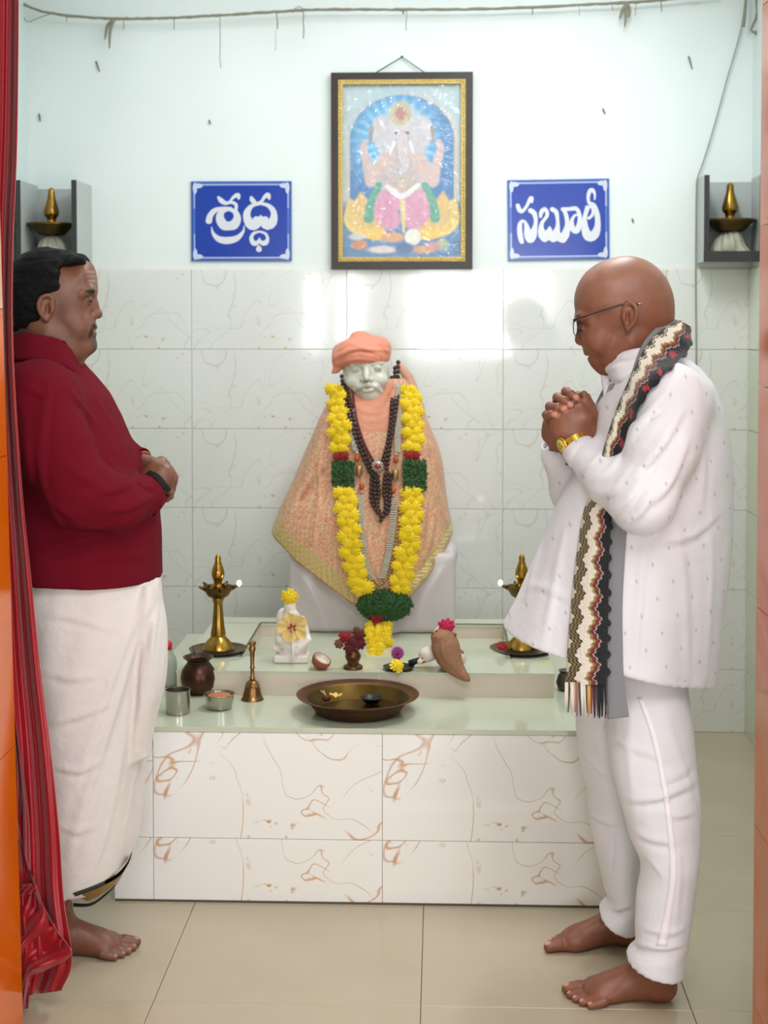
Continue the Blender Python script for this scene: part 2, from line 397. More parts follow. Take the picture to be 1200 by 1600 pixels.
def tile_mesh(a, b, t, m, bev=.0012):
    key = (round(a, 4), round(b, 4), m.name)
    if key in _tiles: return _tiles[key]
    me = mesh('tile', [(0,0,0),(a,0,0),(a,b,0),(0,b,0),(0,0,t-bev),(a,0,t-bev),(a,b,t-bev),(0,b,t-bev),(bev,bev,t),(a-bev,bev,t),(a-bev,b-bev,t),(bev,b-bev,t)],
              [(0,1,5,4),(1,2,6,5),(2,3,7,6),(3,0,4,7),(4,5,9,8),(5,6,10,9),(6,7,11,10),(7,4,8,11),(8,9,10,11)], m, smooth=False)
    _tiles[key] = me; return me
def lay(parent, us, vs, frame, m, name='tile', t=.008, gap=.0013, flat=False):
    """tiles between grid lines us x vs; frame = (origin, U, V) with U x V pointing out"""
    O, U, V = (Vector(x) for x in frame); N = U.cross(V); R = Matrix((U, V, N)).transposed().to_euler()
    rg = random.Random(5)
    for i in range(len(us)-1):
        for j in range(len(vs)-1):
            me = tile_mesh(us[i+1]-us[i]-gap, vs[j+1]-vs[j]-gap, t, m)
            o = bpy.data.objects.new(name, me); link(o, parent); o.matrix_parent_inverse = par_inv(parent)
            o.location = O+U*(us[i]+gap/2)+V*(vs[j]+gap/2)+N*(rg.uniform(-.0002, .0002)); o.rotation_euler = R
# floor: slab with separate tiles; lighter tiles in the hall outside the doorway
b = MB(); b.box((XL-.1, 2.95, -.06), (XR+.1, YB+.1, -.0085)); fl = structure(b.build('floor', M_floor_grout, smooth=False))
xs = [XL, -1.24, -.64, -.04, .56, XR]; ys = [3.06, 3.225, 3.785, 4.345, 4.905, YB]
lay(fl, xs, ys, ((0, 0, -.008), (1, 0, 0), (0, 1, 0)), M_floor)
b = MB(); b.box((-3.6, -5.1, -.06), (4.1, 2.95, -.0085)); hf = structure(b.build('floor', M_floor_grout, smooth=False))
lay(hf, [-3.5+.6*i for i in range(13)], [-4.94+.6*i for i in range(14)][:-1]+[2.94], ((0, 0, -.008), (1, 0, 0), (0, 1, 0)), M_hall_floor)
b = MB(); b.box((-1.1, 2.94, -.06), (.9, 3.06, 0)); structure(b.build('trim_1', M_beige, smooth=False)); 
# back wall: painted above, tiled dado below
b = MB(); b.box((XL-.1, YB, -.05), (XR+.1, YB+.1, ZC+.05)); wb = structure(b.build('wall_back', M_paint, smooth=False))
zs = [0, -.062+.297*1, -.062+.297*2, -.062+.297*3, -.062+.297*4, -.062+.297*5, 1.72]
lay(wb, [XL, -1.4, -.925+.0, -.345, .235, .835, XR], zs, ((0, YB, 0), (1, 0, 0), (0, 0, 1)), M_tile, t=.01)
b = MB(); b.box((XL, YB-.001, 0), (XR, YB+.01, 1.725)); b.build('grout_bed', M_grout, wb, smooth=False)
# side walls
b = MB(); b.box((XL-.1, 2.9, -.05), (XL, YB, ZC+.05)); wl = structure(b.build('wall_left', M_paint_side, smooth=False))
b = MB(); b.box((XR, 2.9, -.05), (XR+.1, YB, ZC+.05)); wr = structure(b.build('wall_right', M_paint_side, smooth=False))
yt = [3.2+.6*i for i in range(4)]+[YB-.012]
lay(wr, [-y for y in reversed(yt)], zs, ((XR, 0, 0), (0, -1, 0), (0, 0, 1)), M_tile_side, t=.01)
lay(wl, yt, zs, ((XL, 0, 0), (0, 1, 0), (0, 0, 1)), M_tile_side, t=.01)
b = MB(); b.box((XL-.1, 2.9, ZC), (XR+.1, YB+.1, ZC+.1)); structure(b.build('ceiling', M_paint, smooth=False))
# front wall with the doorway; its reveals are clad in orange tiles
def orange():
    m, nt, bs = nodes('orange_tile'); L = nt.links.new; tc = nd(nt, 'TexCoord')
    mp = nd(nt, 'Mapping'); mp.inputs['Scale'].default_value = (1, 1, .8); L(tc.outputs['Object'], mp.inputs[0])
    n = nd(nt, 'TexNoise'); n.inputs['Scale'].default_value = 2.6; n.inputs['Detail'].default_value = 4; n.inputs['Distortion'].default_value = 1.5; L(mp.outputs[0], n.inputs['Vector'])
    cr = nd(nt, 'ValToRGB'); e = cr.color_ramp.elements; e[0].position = .36; e[0].color = (*lin((196, 78, 20)), 1); e[1].position = .6; e[1].color = (*lin((206, 128, 96)), 1)
    x = e.new(.47); x.color = (*lin((214, 116, 76)), 1); L(n.outputs[0], cr.inputs[0]); L(cr.outputs[0], bs.inputs['Base Color']); bs.inputs['Roughness'].default_value = .12
    return m
M_orange = orange(); M_orange_refl_deep = mat('orange_tile_refl_deep', (216, 104, 10), .15, var=.2, vs=3, col2=(200, 88, 10)); M_orange_refl_pale = mat('orange_tile_refl_pale', (222, 170, 140), .2)  # deep and pale tones put reflection changes into the tile colour
JL, JR = -.897, .6615
b = MB(); b.box((XL-.1, 2.9, -.05), (JL-.07, 3.08, ZC+.05)); b.box((JR+.014, 2.9, -.05), (XR+.1, 3.08, ZC+.05)); b.box((JL-.07, 2.9, 2.85), (JR+.014, 3.08, ZC+.05))
wf = structure(b.build('wall_front', M_hall_wall, smooth=False))
db = structure(empty('door_1', (0, 3.0, 0)))
zj = [0, .09, .47, .93, 1.39, 1.72, 2.17, 2.63, 2.85]
for k in range(len(zj)-1):
    b = MB(); b.box((JR, 2.9, zj[k]+.001), (JR+.014, 3.08, zj[k+1]-.001)); o = b.build('tile', M_orange_refl_deep if k in (0, 4) else M_orange, db, smooth=False, local=False)
zj = [0, .62, 1.24, 1.55, 2.2, 2.85]
for k in range(len(zj)-1):
    b = MB(); x0, x1 = (JL+.004-.019*z_ for z_ in (zj[k], zj[k+1])); b.add([(x0-.03, 2.9, zj[k]+.001), (x0, 2.9, zj[k]+.001), (x0, 3.08, zj[k]+.001), (x0-.03, 3.08, zj[k]+.001), (x1-.03, 2.9, zj[k+1]-.001), (x1, 2.9, zj[k+1]-.001), (x1, 3.08, zj[k+1]-.001), (x1-.03, 3.08, zj[k+1]-.001)], [(0,3,2,1),(4,5,6,7),(0,1,5,4),(1,2,6,5),(2,3,7,6),(3,0,4,7)]); o = b.build('tile', M_orange_refl_deep if k < 3 else M_orange_refl_pale, db, smooth=False, local=False)
# the hall behind the camera
b = MB(); b.box((-3.6, -5.1, -.05), (-3.5, 2.9, 3.2)); structure(b.build('wall_hall_left', M_hall_wall, smooth=False))
b = MB(); b.box((4.0, -5.1, -.05), (4.1, 2.9, 3.2)); structure(b.build('wall_hall_right', M_hall_wall, smooth=False))
b = MB(); b.box((-3.6, -5.2, -.05), (4.1, -5.0, 3.2)); structure(b.build('wall_hall_back', M_hall_wall, smooth=False))
b = MB(); b.box((-3.6, -5.2, 3.2), (4.1, 2.9, 3.3)); structure(b.build('ceiling', M_hall_wall, smooth=False))
b = MB(); b.box((-3.6, 2.9, 2.0), (XL-.1, 3.0, 3.3)); b.box((-3.6, 2.9, -.05), (XL-.1, 3.0, 2.0)); b.box((XR+.1, 2.9, -.05), (4.1, 3.0, 3.3)); b.box((XL-.1, 2.88, ZC), (XR+.1, 3.0, 3.3)); structure(b.build('wall_hall_front', M_hall_wall, smooth=False))
for n, (x0, x1) in enumerate(((-.3, 1.15), (-1.42, -1.3), (-1.05, -.85))):
    b = MB(); z0, z1 = 1.18, 2.06
    b.box((x0-.05, -5.0, z0-.05), (x1+.05, -4.8, z0)); b.box((x0-.05, -5.0, z1), (x1+.05, -4.8, z1+.05)); b.box((x0-.05, -5.0, z0), (x0, -4.8, z1)); b.box((x1, -5.0, z0), (x1+.05, -4.8, z1))
    k = max(1, round((x1-x0)/.38))
    for i in range(1, k): x = x0+(x1-x0)*i/k; b.box((x-.025, -4.84, z0), (x+.025, -4.8, z1))
    b.box((x0, -4.84, 1.6), (x1, -4.8, 1.64)); structure(b.build('window_%d' % (n+1), M_dark_wood, smooth=False))
# ---------------------------------------------------------------- platform: tiled front, polished top, sunken basin slab
PX0, PX1, PY0, PY1, PZ = -.854, .45, 3.792, 4.93, .466
plat = empty('altar_platform', ((PX0+PX1)/2, PY0, 0), 'low white-tiled altar platform with a polished pale green top', 'platform')
b = MB(); b.box((PX0+.009, PY0+.009, 0), (PX1-.009, PY1-.009, PZ-.02)); b.build('core', M_grout, plat, smooth=False, local=False)
lay(plat, [PX0, -.75, -.148, PX1], [0, .17, PZ-.014], ((0, PY0+.009, 0), (1, 0, 0), (0, 0, 1)), M_tile_face, t=.009)
lay(plat, [PY0+.009, 4.4, PY1], [0, .17, PZ-.014], ((PX1-.009, 0, 0), (0, 1, 0), (0, 0, 1)), M_tile_face, t=.009)
lay(plat, [-PY1, -4.4, -PY0-.009], [0, .17, PZ-.014], ((PX0+.009, 0, 0), (0, -1, 0), (0, 0, 1)), M_tile_face, t=.009)
for x0, x1 in ((PX0, PX1),):
    b = MB(); b.box((x0+.0008, PY0-.004, PZ-.013), (x1-.0008, PY1, PZ)); autosmooth(b.build('top_slab', M_stone, plat, smooth=False, local=False))
b = MB(); b.box((PX0+.002, PY0-.001, 0), (PX1, PY0+.02, .006)); b.build('dark_joint', M_dark_joint, plat, smooth=False, local=False)
SZ, SY0, SY1, SX0, SX1 = .535, 4.122, 4.877, -.745, .323
RX0, RX1, RY0, RY1, RZ = -.585, .21, 4.30, 4.785, .49
slab = empty('basin_slab', ((SX0+SX1)/2, SY0, PZ), 'raised beige-edged stone slab with a sunken basin on the altar platform', 'slab')
b = MB(); b.box((SX0, SY0, PZ), (SX1, SY1, RZ)); b.build('basin_floor', M_stone, slab, smooth=False, local=False)
E1 = .008
for nm, A, B in (('rim', (SX0, SY0, RZ), (SX1, RY0, SZ)), ('rim', (SX0, RY1, RZ), (-.53, SY1, SZ)), ('rim', (.052, RY1, RZ), (SX1, SY1, SZ)), ('rim', (SX0, RY0, RZ), (RX0, RY1, SZ)), ('rim', (RX1, RY0, RZ), (SX1, RY1, SZ))):
    b = MB(); b.box(A, (B[0], B[1], SZ-E1)); b.mi = 1; b.box((A[0]-.002, A[1]-.002, SZ-E1), (B[0]+.002, B[1]+.002, SZ)); b.build(nm, [M_beige, M_stone], slab, smooth=False, local=False)
b = MB(); b.box((SX0+.004, SY0-.0015, PZ), (SX1, SY0, SZ-E1)); b.mi = 1; b.box((-.17, SY0-.002, PZ), (-.1675, SY0, SZ-E1)); b.build('front_edge', [M_beige, M_grout], slab, smooth=False, local=False)
M_edge = mat('brown_metal_edge', (96, 88, 70), .5)
b = MB()
b.box((RX0-.004, RY0, SZ), (RX0+.002, RY1, SZ+.003)); b.box((RX0, RY1-.002, SZ), (-.53, RY1+.004, SZ+.003)); b.box((.052, RY1-.002, SZ), (RX1, RY1+.004, SZ+.003)); b.box((RX1-.002, RY0, SZ), (RX1+.004, RY1, SZ+.003)); b.build('edge_strip', M_edge, slab, smooth=False, local=False)
# ================================================================ red satin curtain gathered at the left of the doorway
M_satin = mat('red_satin', (164, 8, 30), .34, bump=.15, bs=20, spec=.6, sheen=.3, var=.15, vs=3)
def drape(name, left, right, Yf, m, n=120, k=60, parent=None, thick=.003):
    A, B = bez(left, n), bez(right, n); V = []
    for i in range(n):
        for j in range(k+1):
            t_ = j/k; x, y = A[i]*(1-t_)+B[i]*t_; V.append(Vector(W(x, y, Yf(i/(n-1), t_))))
    N = len(V); V += [p+Vector((0, thick, 0)) for p in V]; Fc = []
    for i in range(n-1):
        for j in range(k): a_ = i*(k+1)+j; Fc += [(a_, a_+1, a_+k+2, a_+k+1), (a_+N, a_+k+1+N, a_+k+2+N, a_+1+N)]
        a_ = i*(k+1); Fc.append((a_, a_+k+1, a_+k+1+N, a_+N)); a_ += k; Fc.append((a_, a_+N, a_+k+1+N, a_+k+1))
    for j in range(k): Fc.append((j, j+N, j+1+N, j+1)); a_ = (n-1)*(k+1)+j; Fc.append((a_, a_+1, a_+1+N, a_+N))
    return obj(name, mesh(name, V, Fc, m), parent, local=False)
cu = empty('curtain', (W(30, 1580, 3.18)[0], 3.18, 0), 'red satin curtain gathered at the left side of the doorway', 'curtain')
drape('curtain_panel', [(-70, -160), (-70, 400), (-70, 900), (-70, 1300), (-70, 1572)], [(30, -160), (27, 200), (20, 400), (21, 560), (34, 760), (48, 900), (62, 1040), (80, 1180), (92, 1300), (99, 1400), (112, 1500), (96, 1548)],
      lambda s, t: 3.195-.03*s-.018*math.sin(t*19+s*2)-.012*math.sin(t*43+3+s*5)-.01*math.sin(s*30)*t*s, M_satin, parent=cu)
drape('curtain_panel', [(16, 1120), (10, 1250), (2, 1400), (0, 1578)], [(24, 1120), (44, 1270), (50, 1388), (64, 1410), (88, 1455), (112, 1490), (80, 1512), (52, 1526), (46, 1550), (44, 1576)],
      lambda s, t: 3.145-.012*math.sin(t*16+s*8)-.008*math.sin(t*33+s*13)-.006*math.sin(s*40+t*5), M_satin, parent=cu, n=140)
drape('tie_frill', [(18, 1386), (16, 1392), (14, 1400)], [(54, 1380), (58, 1388), (56, 1396)], lambda s, t: 3.125-.008*math.sin(t*25+s*9), M_satin, n=14, k=30, parent=cu)
# ================================================================ people: shared builders
def side_sections(rows, Y, dy=0.):
    """rows (py, px_left, px_right, half depth[, depth offset]) read off the photograph -> sections in the room"""
    out = []
    for r in rows:
        a, b = W(r[1], r[0], Y), W(r[2], r[0], Y); o = r[4] if len(r) > 4 else 0.
        out.append((a[2]*.5+b[2]*.5, (a[0]+b[0])/2, Y+dy+o, abs(b[0]-a[0])/2, r[3]))
    return out
def foot(v, heel, ang, side, L=.25, leg_top=None, leg_r=.045):
    """side +1: the big toe lies to the left of the walking direction"""
    f = Vector((math.cos(ang), math.sin(ang), 0)); s = Vector((-math.sin(ang), math.cos(ang), 0))*side; k = L/.25; H = Vector((heel[0], heel[1], 0))
    def p(a, b, c): return tuple(H+f*(a*k)+s*(b*k)+Vector((0, 0, c*k)))
    rot = (0, 0, ang)
    v.ell(p(.032, 0, .03), (.036*k, .03*k, .032*k), .01, rot=rot)
    v.cone(p(.03, 0, .035), p(.17, 0, .024), .031*k, .024*k, .02)
    v.ell(p(.165, .004, .021), (.045*k, .045*k, .021*k), .02, rot=rot)
    v.cone(p(.06, .002, .075), p(.15, .012, .036), .031*k, .022*k, .03)
    v.cone(p(.05, 0, .06), p(.047, 0, .12), .034*k, .036*k, .03)
    v.cone(p(.175, .028, .02), p(.185, .03, .02), .021*k, .02*k, .015)
    for m, sg in ((.055, 1), (.055, -1)): v.ell(p(m, sg*.03, .075), (.012*k, .009*k, .012*k), .012, rot=rot)
    if leg_top is not None: v.cone(p(.047, 0, .1), leg_top, .037*k, leg_r, .03)
    tips = []
    for (a0, b0, a1, b1, r0, r1) in ((.188, .029, .243, .033, .0155, .0135), (.19, .009, .24, .010, .0115, .0092), (.186, -.009, .230, -.010, .011, .0088), (.18, -.025, .217, -.028, .0108, .0086), (.168, -.038, .2, -.044, .0105, .0085)):
        mid = p((a0+a1)/2, (b0+b1)/2, r1*1.35); v.chain([p(a0, b0, .016), mid, p(a1, b1, r1*.98)], [r0*k, (r0+r1)/2*k, r1*k], .0035); tips.append(p(a1+.003, b1, r1*1.75))
    return [(np.array(t), (.0085 if i == 0 else .0055)*k) for i, t in enumerate(tips)]
def ear(v, c, sy, h=.066, wd=.034, tilt=0., fx=1.):
    """c: ear centre; sy: -1 towards the camera; fx: +1 the face points to +x"""
    c = np.array(c, float); ct, st = math.cos(tilt), math.sin(tilt)
    def p(a, b, o): return c+np.array([fx*(a*ct+b*st), sy*o, -a*st+b*ct])
    hh, ww = h/2, wd/2
    rim = [(ww*.75, hh*.15, .0), (ww*.7, hh*.7, .003), (ww*.1, hh*.98, .009), (-ww*.75, hh*.72, .014), (-ww*1.0, hh*.15, .016), (-ww*.75, -hh*.35, .012), (-ww*.2, -hh*.75, .007)]
    R = bez([p(*q) for q in rim], 14); v.chain(list(R), [.0045]*14, .004)
    v.ell(p(0, hh*.05, .002), (ww*.95, .008, hh*.85), .006)
    v.ell(p(-ww*.05, -hh*.78, .004), (ww*.45, .006, hh*.26), .006)
    v.ell(p(ww*.18, -hh*.02, .012), (ww*.42, .009, hh*.42), .004, 'S')
    v.cone(p(-ww*.35, hh*.4, .008), p(-ww*.4, -hh*.2, .009), .004, .004, .006)
    v.ell(p(ww*.72, -hh*.1, .005), (.005, .005, .008), .004)
def join_zones(name, parts, m, parent, colorf):
    Vs, Qs, n = [], [], 0
    for v, relax in parts:
        V, Q = v.nets(relax); Vs.append(V); Qs.append(Q+n); n += len(V)
    V = np.vstack(Vs); me = mesh(name, V, np.vstack(Qs), m); vcol(me, colorf(V)); return obj(name, me, parent, local=False)
def blend(c, V, p, r, col, soft=.4, amt=1., sq=(1, 1, 1)):
    d = np.sqrt((((V-np.array(p))/np.array(sq))**2).sum(1))/r; t = np.clip((1-d)/soft, 0, 1)*amt
    return c+(np.array(lin(col))-c)*(t*t*(3-2*t) if amt == 1 else t)[:, None]
def ribbon(name, bv, cl, wd, off, m, parent, n=60, k=6, thick=.002, lift=None, mcol=None):
    """cloth strip laid on a surface: cl pixel centre line, wd half widths in px (vectors); returns the object"""
    C = bez(cl, n); Wd = bez(wd, n); top = []; last = None
    for i in range(n):
        for j in range(k+1):
            t = j/k*2-1; x, y = C[i]+Wd[i]*t; h = hit(bv, x, y, off)
            top.append(h)
    # fill gaps with neighbouring depth
    Y = [None if h is None else h.y for h in top]; kn = [i for i, y in enumerate(Y) if y is not None]
    for i in range(len(top)):
        if top[i] is None:
            j = min(kn, key=lambda q: abs(q-i)); C_i = i//(k+1); t = (i % (k+1))/k*2-1; x, y = C[C_i]+Wd[C_i]*t; top[i] = Vector(W(x, y, Y[j]))
    if lift is not None: top = [Vector(p)+Vector(lift(i//(k+1)/(n-1), (i % (k+1))/k)) for i, p in enumerate(top)]
    V = [tuple(p) for p in top]; N = len(V); d = Vector(ray(*C[n//2])).normalized()*thick; V += [tuple(Vector(p)+d) for p in top]; Fc = []
    for i in range(n-1):
        for j in range(k):
            a = i*(k+1)+j; q = (a, a+k+1, a+k+2, a+1); Fc.append(q); Fc.append(tuple(x+N for x in reversed(q)))
        a = i*(k+1); Fc.append((a, a+N, a+k+1+N, a+k+1)); a += k; Fc.append((a, a+k+1, a+k+1+N, a+N))
    for j in range(k): Fc.append((j, j+1, j+1+N, j+N)); a = (n-1)*(k+1)+j; Fc.append((a, a+N, a+1+N, a+1))
    me = mesh(name, V, Fc, m); o = obj(name, me, parent, local=False)
    return o
def motif_cloth(name, col, mcol):
    m, nt, b = nodes(name); L = nt.links.new; tc = nd(nt, 'TexCoord'); sp = nd(nt, 'SeparateXYZ'); L(tc.outputs['Object'], sp.inputs[0])
    def M(op, a, c=None, d=None):
        n = nd(nt, 'Math', operation=op)
        for i, x in enumerate((a, c, d)):
            if x is None: continue
            if isinstance(x, (int, float)): n.inputs[i].default_value = x
            else: L(x, n.inputs[i])
        return n.outputs[0]
    sk = M('MULTIPLY_ADD', sp.outputs[2], .14, sp.outputs[0]); res = None
    for off in (0., .5):
        u = M('ABSOLUTE', M('SUBTRACT', M('FRACT', M('ADD', M('DIVIDE', sk, .08), off+20)), .5)); v = M('ABSOLUTE', M('SUBTRACT', M('FRACT', M('ADD', M('DIVIDE', sp.outputs[2], .074), off+20)), .5))
        d = M('ADD', M('MULTIPLY', u, .08/.0042), M('MULTIPLY', v, .074/.0075)); t = M('SUBTRACT', 1.15, d); t = M('MAXIMUM', M('MINIMUM', t, 1), 0); res = t if res is None else M('MAXIMUM', res, t)
    mx = nd(nt, 'Mix', data_type='RGBA'); L(M('MULTIPLY', res, .6), mx.inputs[0]); mx.inputs[6].default_value = (*lin(col), 1); mx.inputs[7].default_value = (*lin(mcol), 1); L(mx.outputs[2], b.inputs['Base Color'])
    b.inputs['Roughness'].default_value = .8; b.inputs['Sheen Weight'].default_value = .15
    n2 = nd(nt, 'TexNoise', n2=15, n3=5); L(tc.outputs['Object'], n2.inputs[0]); n3 = nd(nt, 'TexNoise', n2=420, n3=2); L(tc.outputs['Object'], n3.inputs[0])
    ad = M('MULTIPLY_ADD', n3.outputs[0], .08, n2.outputs[0]); bp = nd(nt, 'Bump', n0=.45, n1=.014); L(ad, bp.inputs['Height']); L(bp.outputs[0], b.inputs['Normal']); return m
def skin(name):
    m, nt, b = nodes(name); L = nt.links.new; tc = nd(nt, 'TexCoord'); at = nd(nt, 'Attribute', attribute_name='Col')
    n = nd(nt, 'TexNoise', n2=38, n3=4); L(tc.outputs['Object'], n.inputs[0]); mr = nd(nt, 'MapRange', n1=.3, n2=.7, n3=.86, n4=1.08); L(n.outputs[0], mr.inputs[0])
    mu = nd(nt, 'Mix', data_type='RGBA', blend_type='MULTIPLY'); mu.inputs[0].default_value = 1; L(at.outputs['Color'], mu.inputs[6]); L(mr.outputs[0], mu.inputs[7]); L(mu.outputs[2], b.inputs['Base Color'])
    b.inputs['Roughness'].default_value = .42; b.inputs['Subsurface Weight'].default_value = .08; b.inputs['Subsurface Radius'].default_value = (.01, .004, .002); b.inputs['Subsurface Scale'].default_value = .6
    n2 = nd(nt, 'TexNoise', n2=300, n3=3); L(tc.outputs['Object'], n2.inputs[0]); bp = nd(nt, 'Bump', n0=.12, n1=.004); L(n2.outputs[0], bp.inputs['Height']); L(bp.outputs[0], b.inputs['Normal']); return m
M_skin = skin('skin')
M_black = mat('black_plastic', (22, 22, 24), .35); M_gold = mat('gold_metal', (222, 172, 72), .22, 1.)
M_glass = mat('lens_glass', (235, 240, 245), .02, trans=1., ior=1.1)
# ================================================================ marble statue with turban, shawl, garland and necklaces
YS1 = WZ(600, 990, .49)[1]; YS = YS1+.17
def S3(px, py, dy=0.): return W(px, py, YS+dy)
st = empty('statue', (S3(580, 0)[0], YS, RZ), 'white marble statue of a seated bearded man with salmon turban and peach shawl', 'statue')
M_marble = mat('grey_white_marble', (206, 202, 198), .28, vc=True, var=.05, vs=9)
v = Vol(S3(515, 660)+np.array([0, -.16, 0]), S3(635, 530)+np.array([0, .14, 0]), .0024)
v.ell(S3(572, 580), (.080, .090, .092), .02); v.ell(S3(575, 600, -.012), (.062, .072, .060), .02); v.ell(S3(579, 616, -.035), (.046, .052, .036), .02)
v.cone(S3(585, 610, .02), S3(585, 660, .02), .055, .06, .02)
fy = -.088
for x, y, s in ((557, 577, -1), (590, 574, 1)):
    v.ell(S3(x, y, fy), (.020, .014, .0115), .010, 'S'); v.ell(S3(x, y+1.5, fy+.013), (.0155, .0125, .0095), .004)
    v.cone(S3(x-8, y-6, fy+.012), S3(x+8, y-6.5, fy+.010), .0055, .0055, .01); v.ell(S3(x+s*5, y+20, fy+.022), (.024, .02, .022), .02)
v.chain([S3(572, 572, fy), S3(572.5, 584, fy-.010), S3(573, 591, fy-.022)], [.0075, .0085, .0105], .012)
for s in (-1, 1): v.ell(S3(573+s*6, 593, fy-.006), (.009, .010, .008), .006); v.chain([S3(574, 601, fy-.008), S3(574+s*13, 604, fy+.002), S3(574+s*21, 611, fy+.018)], [.007, .0075, .005], .008)
v.cone(S3(568, 606.5, fy-.014), S3(582, 606, fy-.014), .0026, .0026, .004, 'S'); v.cone(S3(569, 610, fy-.004), S3(581, 609.5, fy-.004), .006, .006, .006)
nb = noise3(61, 8, 12, 30); g = v.grid(); v.d += (np.clip((S3(0, 603)[2]-g[2])/.02, 0, 1)*nb(g[0]*1.6, g[1], g[2]*.5)*.0022).astype(np.float32)
# seat block with folded legs in low relief
k = Vol(S3(440, 1000)+np.array([0, -.3, 0]), S3(722, 700)+np.array([0, .25, 0]), .0055)
ca, cb = W(450, 990, YS1), W(712, 990, YS1); top = S3(580, 852)[2]
k.box(((ca[0]+cb[0])/2, YS1+.16, (RZ+top)/2), ((cb[0]-ca[0])/2, .16, (top-RZ)/2), .02, 0)
k.chain([S3(692, 862, -.06), S3(620, 905, -.11), S3(540, 900, -.11)], [.045, .045, .04], .03); k.chain([S3(480, 880, -.09), S3(530, 905, -.11)], [.045, .045], .03)
k.chain([S3(570, 920, -.11), S3(575, 960, -.15), S3(600, 985, -.17)], [.04, .035, .03], .04); k.ridge([S3(500, 905, -.17), S3(540, 940, -.17), S3(580, 985, -.17)], .014, .02); k.ridge([S3(470, 900, -.17), S3(500, 950, -.17), S3(510, 985, -.17)], .01, .02)
k.ridge([S3(690, 890, -.17), S3(660, 940, -.17), S3(650, 985, -.17)], .012, .02)
k.plane((0, 0, RZ), (0, 0, -1))
def col_s(V):
    c = np.tile(np.array(lin((208, 206, 196))), (len(V), 1)); low = V[:, 2] < S3(0, 700)[2]; c[low] = lin((206, 196, 198))
    c = blend(c, V, S3(571, 569, fy-.01), .007, (178, 92, 36), .5)
    for x, y in ((557, 578), (590, 575)): c = blend(c, V, S3(x, y, fy), .015, (150, 146, 134), .6, .6, (1, 1, .5)); c = blend(c, V, S3(x, y-8, fy), .017, (168, 162, 146), .6, .6, (1, 1, .3))
    c = blend(c, V, S3(575, 606, fy-.01), .016, (176, 160, 130), .6, .7, (1, 1, .35)); return c
v.build('head', M_marble, st, 1, color=col_s); k.build('seated_lower_body', M_marble, st, 1, color=col_s)
# turban
tv = Vol(S3(505, 605)+np.array([0, -.15, 0]), S3(625, 508)+np.array([0, .16, 0]), .0026)
tv.ell(S3(566, 553, .0), (.098, .104, .060), .02); tv.ell(S3(563, 527), (.034, .04, .022), .02); tv.ell(S3(592, 540), (.04, .06, .03), .02)
tv.ell(S3(528, 560, -.01), (.022, .05, .035), .02); tv.chain([S3(530, 570, -.02), S3(525, 578, -.03), S3(520, 582, -.03)], [.014, .01, .006], .01)
nl = S3(573, 640, -.10); tv.ell(S3(574, 603, -.05), (.077, .12, .062), .008, 'S')
for i, (p0, p1, p2) in enumerate((((522, 560), (560, 545), (612, 560)), ((524, 572), (560, 562), (612, 570)), ((527, 548), (556, 533), (590, 530)), ((545, 535), (570, 545), (608, 548)), ((590, 532), (600, 545), (613, 556)))): tv.folds([([p0, p1, p2], .006, .007)])
nb2 = noise3(64, 7, 8, 20); tv.disp(lambda x, y, z: nb2(x, y, z)*.0018)
M_turb = mat('salmon_turban_cloth', (232, 146, 120), .7, bump=.3, bs=90, sheen=.2, var=.08, vs=20)
tv.build('turban', M_turb, st, 1)
# shawl
sh = Vol(S3(410, 945)+np.array([0, -.28, 0]), S3(722, 580)+np.array([0, .24, 0]), .0042)
rows = [(592, 548, 632, .055, .03), (604, 530, 642, .075, .03), (625, 514, 655, .105, .015), (655, 498, 668, .135, 0), (700, 480, 686, .16, 0), (750, 458, 694, .18, 0), (800, 436, 702, .212, 0), (835, 424, 708, .226, 0), (880, 425, 710, .232, 0), (940, 430, 710, .226, 0)]
sh.sect(side_sections(rows, YS), .01, e=2.7)
for i, (y, r) in enumerate(((640, .016), (652, .017), (664, .015))): sh.chain(list(bez([S3(548-i*3, y-30, -.04), S3(560, y, -.095-i*.008), S3(584, y+8, -.108-i*.008), S3(606, y-2, -.098-i*.008), S3(620, y-32, -.04)], 12)), [r]*12, .01)
sh.folds([([(515, 640), (490, 720), (455, 800)], .010, .013), ([(500, 690), (500, 780), (490, 850)], .009, .013), ([(512, 720), (470, 770), (440, 830)], .008, .012), ([(665, 680), (675, 760), (690, 830)], .009, .012), ([(675, 740), (665, 810), (660, 880)], .008, .010), ([(560, 780), (575, 840), (590, 900)], .006, .010), ([(600, 790), (600, 850), (598, 900)], .005, .008), ([(680, 800), (672, 850), (655, 890)], .008, .010), ([(520, 800), (515, 850), (530, 890)], .007, .012)])
nb3 = noise3(66, 7, 4, 10); sh.disp(lambda x, y, z: nb3(x, y, z)*.0022)
HL = [(415, 815), (424, 823), (470, 862), (520, 898), (552, 922), (575, 930), (600, 934), (622, 932), (645, 912), (670, 885), (690, 858), (707, 832), (722, 820)]
hx = [S3(a_, b_)[0] for a_, b_ in HL]; hz = [S3(a_, b_)[2] for a_, b_ in HL]; g = sh.grid(); cut = np.interp(g[0], hx, hz)-g[2]+np.sin(g[0]*70)*.002
sh.d = np.maximum(sh.d, cut.astype(np.float32)); sh_bvh = bvh_of(sh)
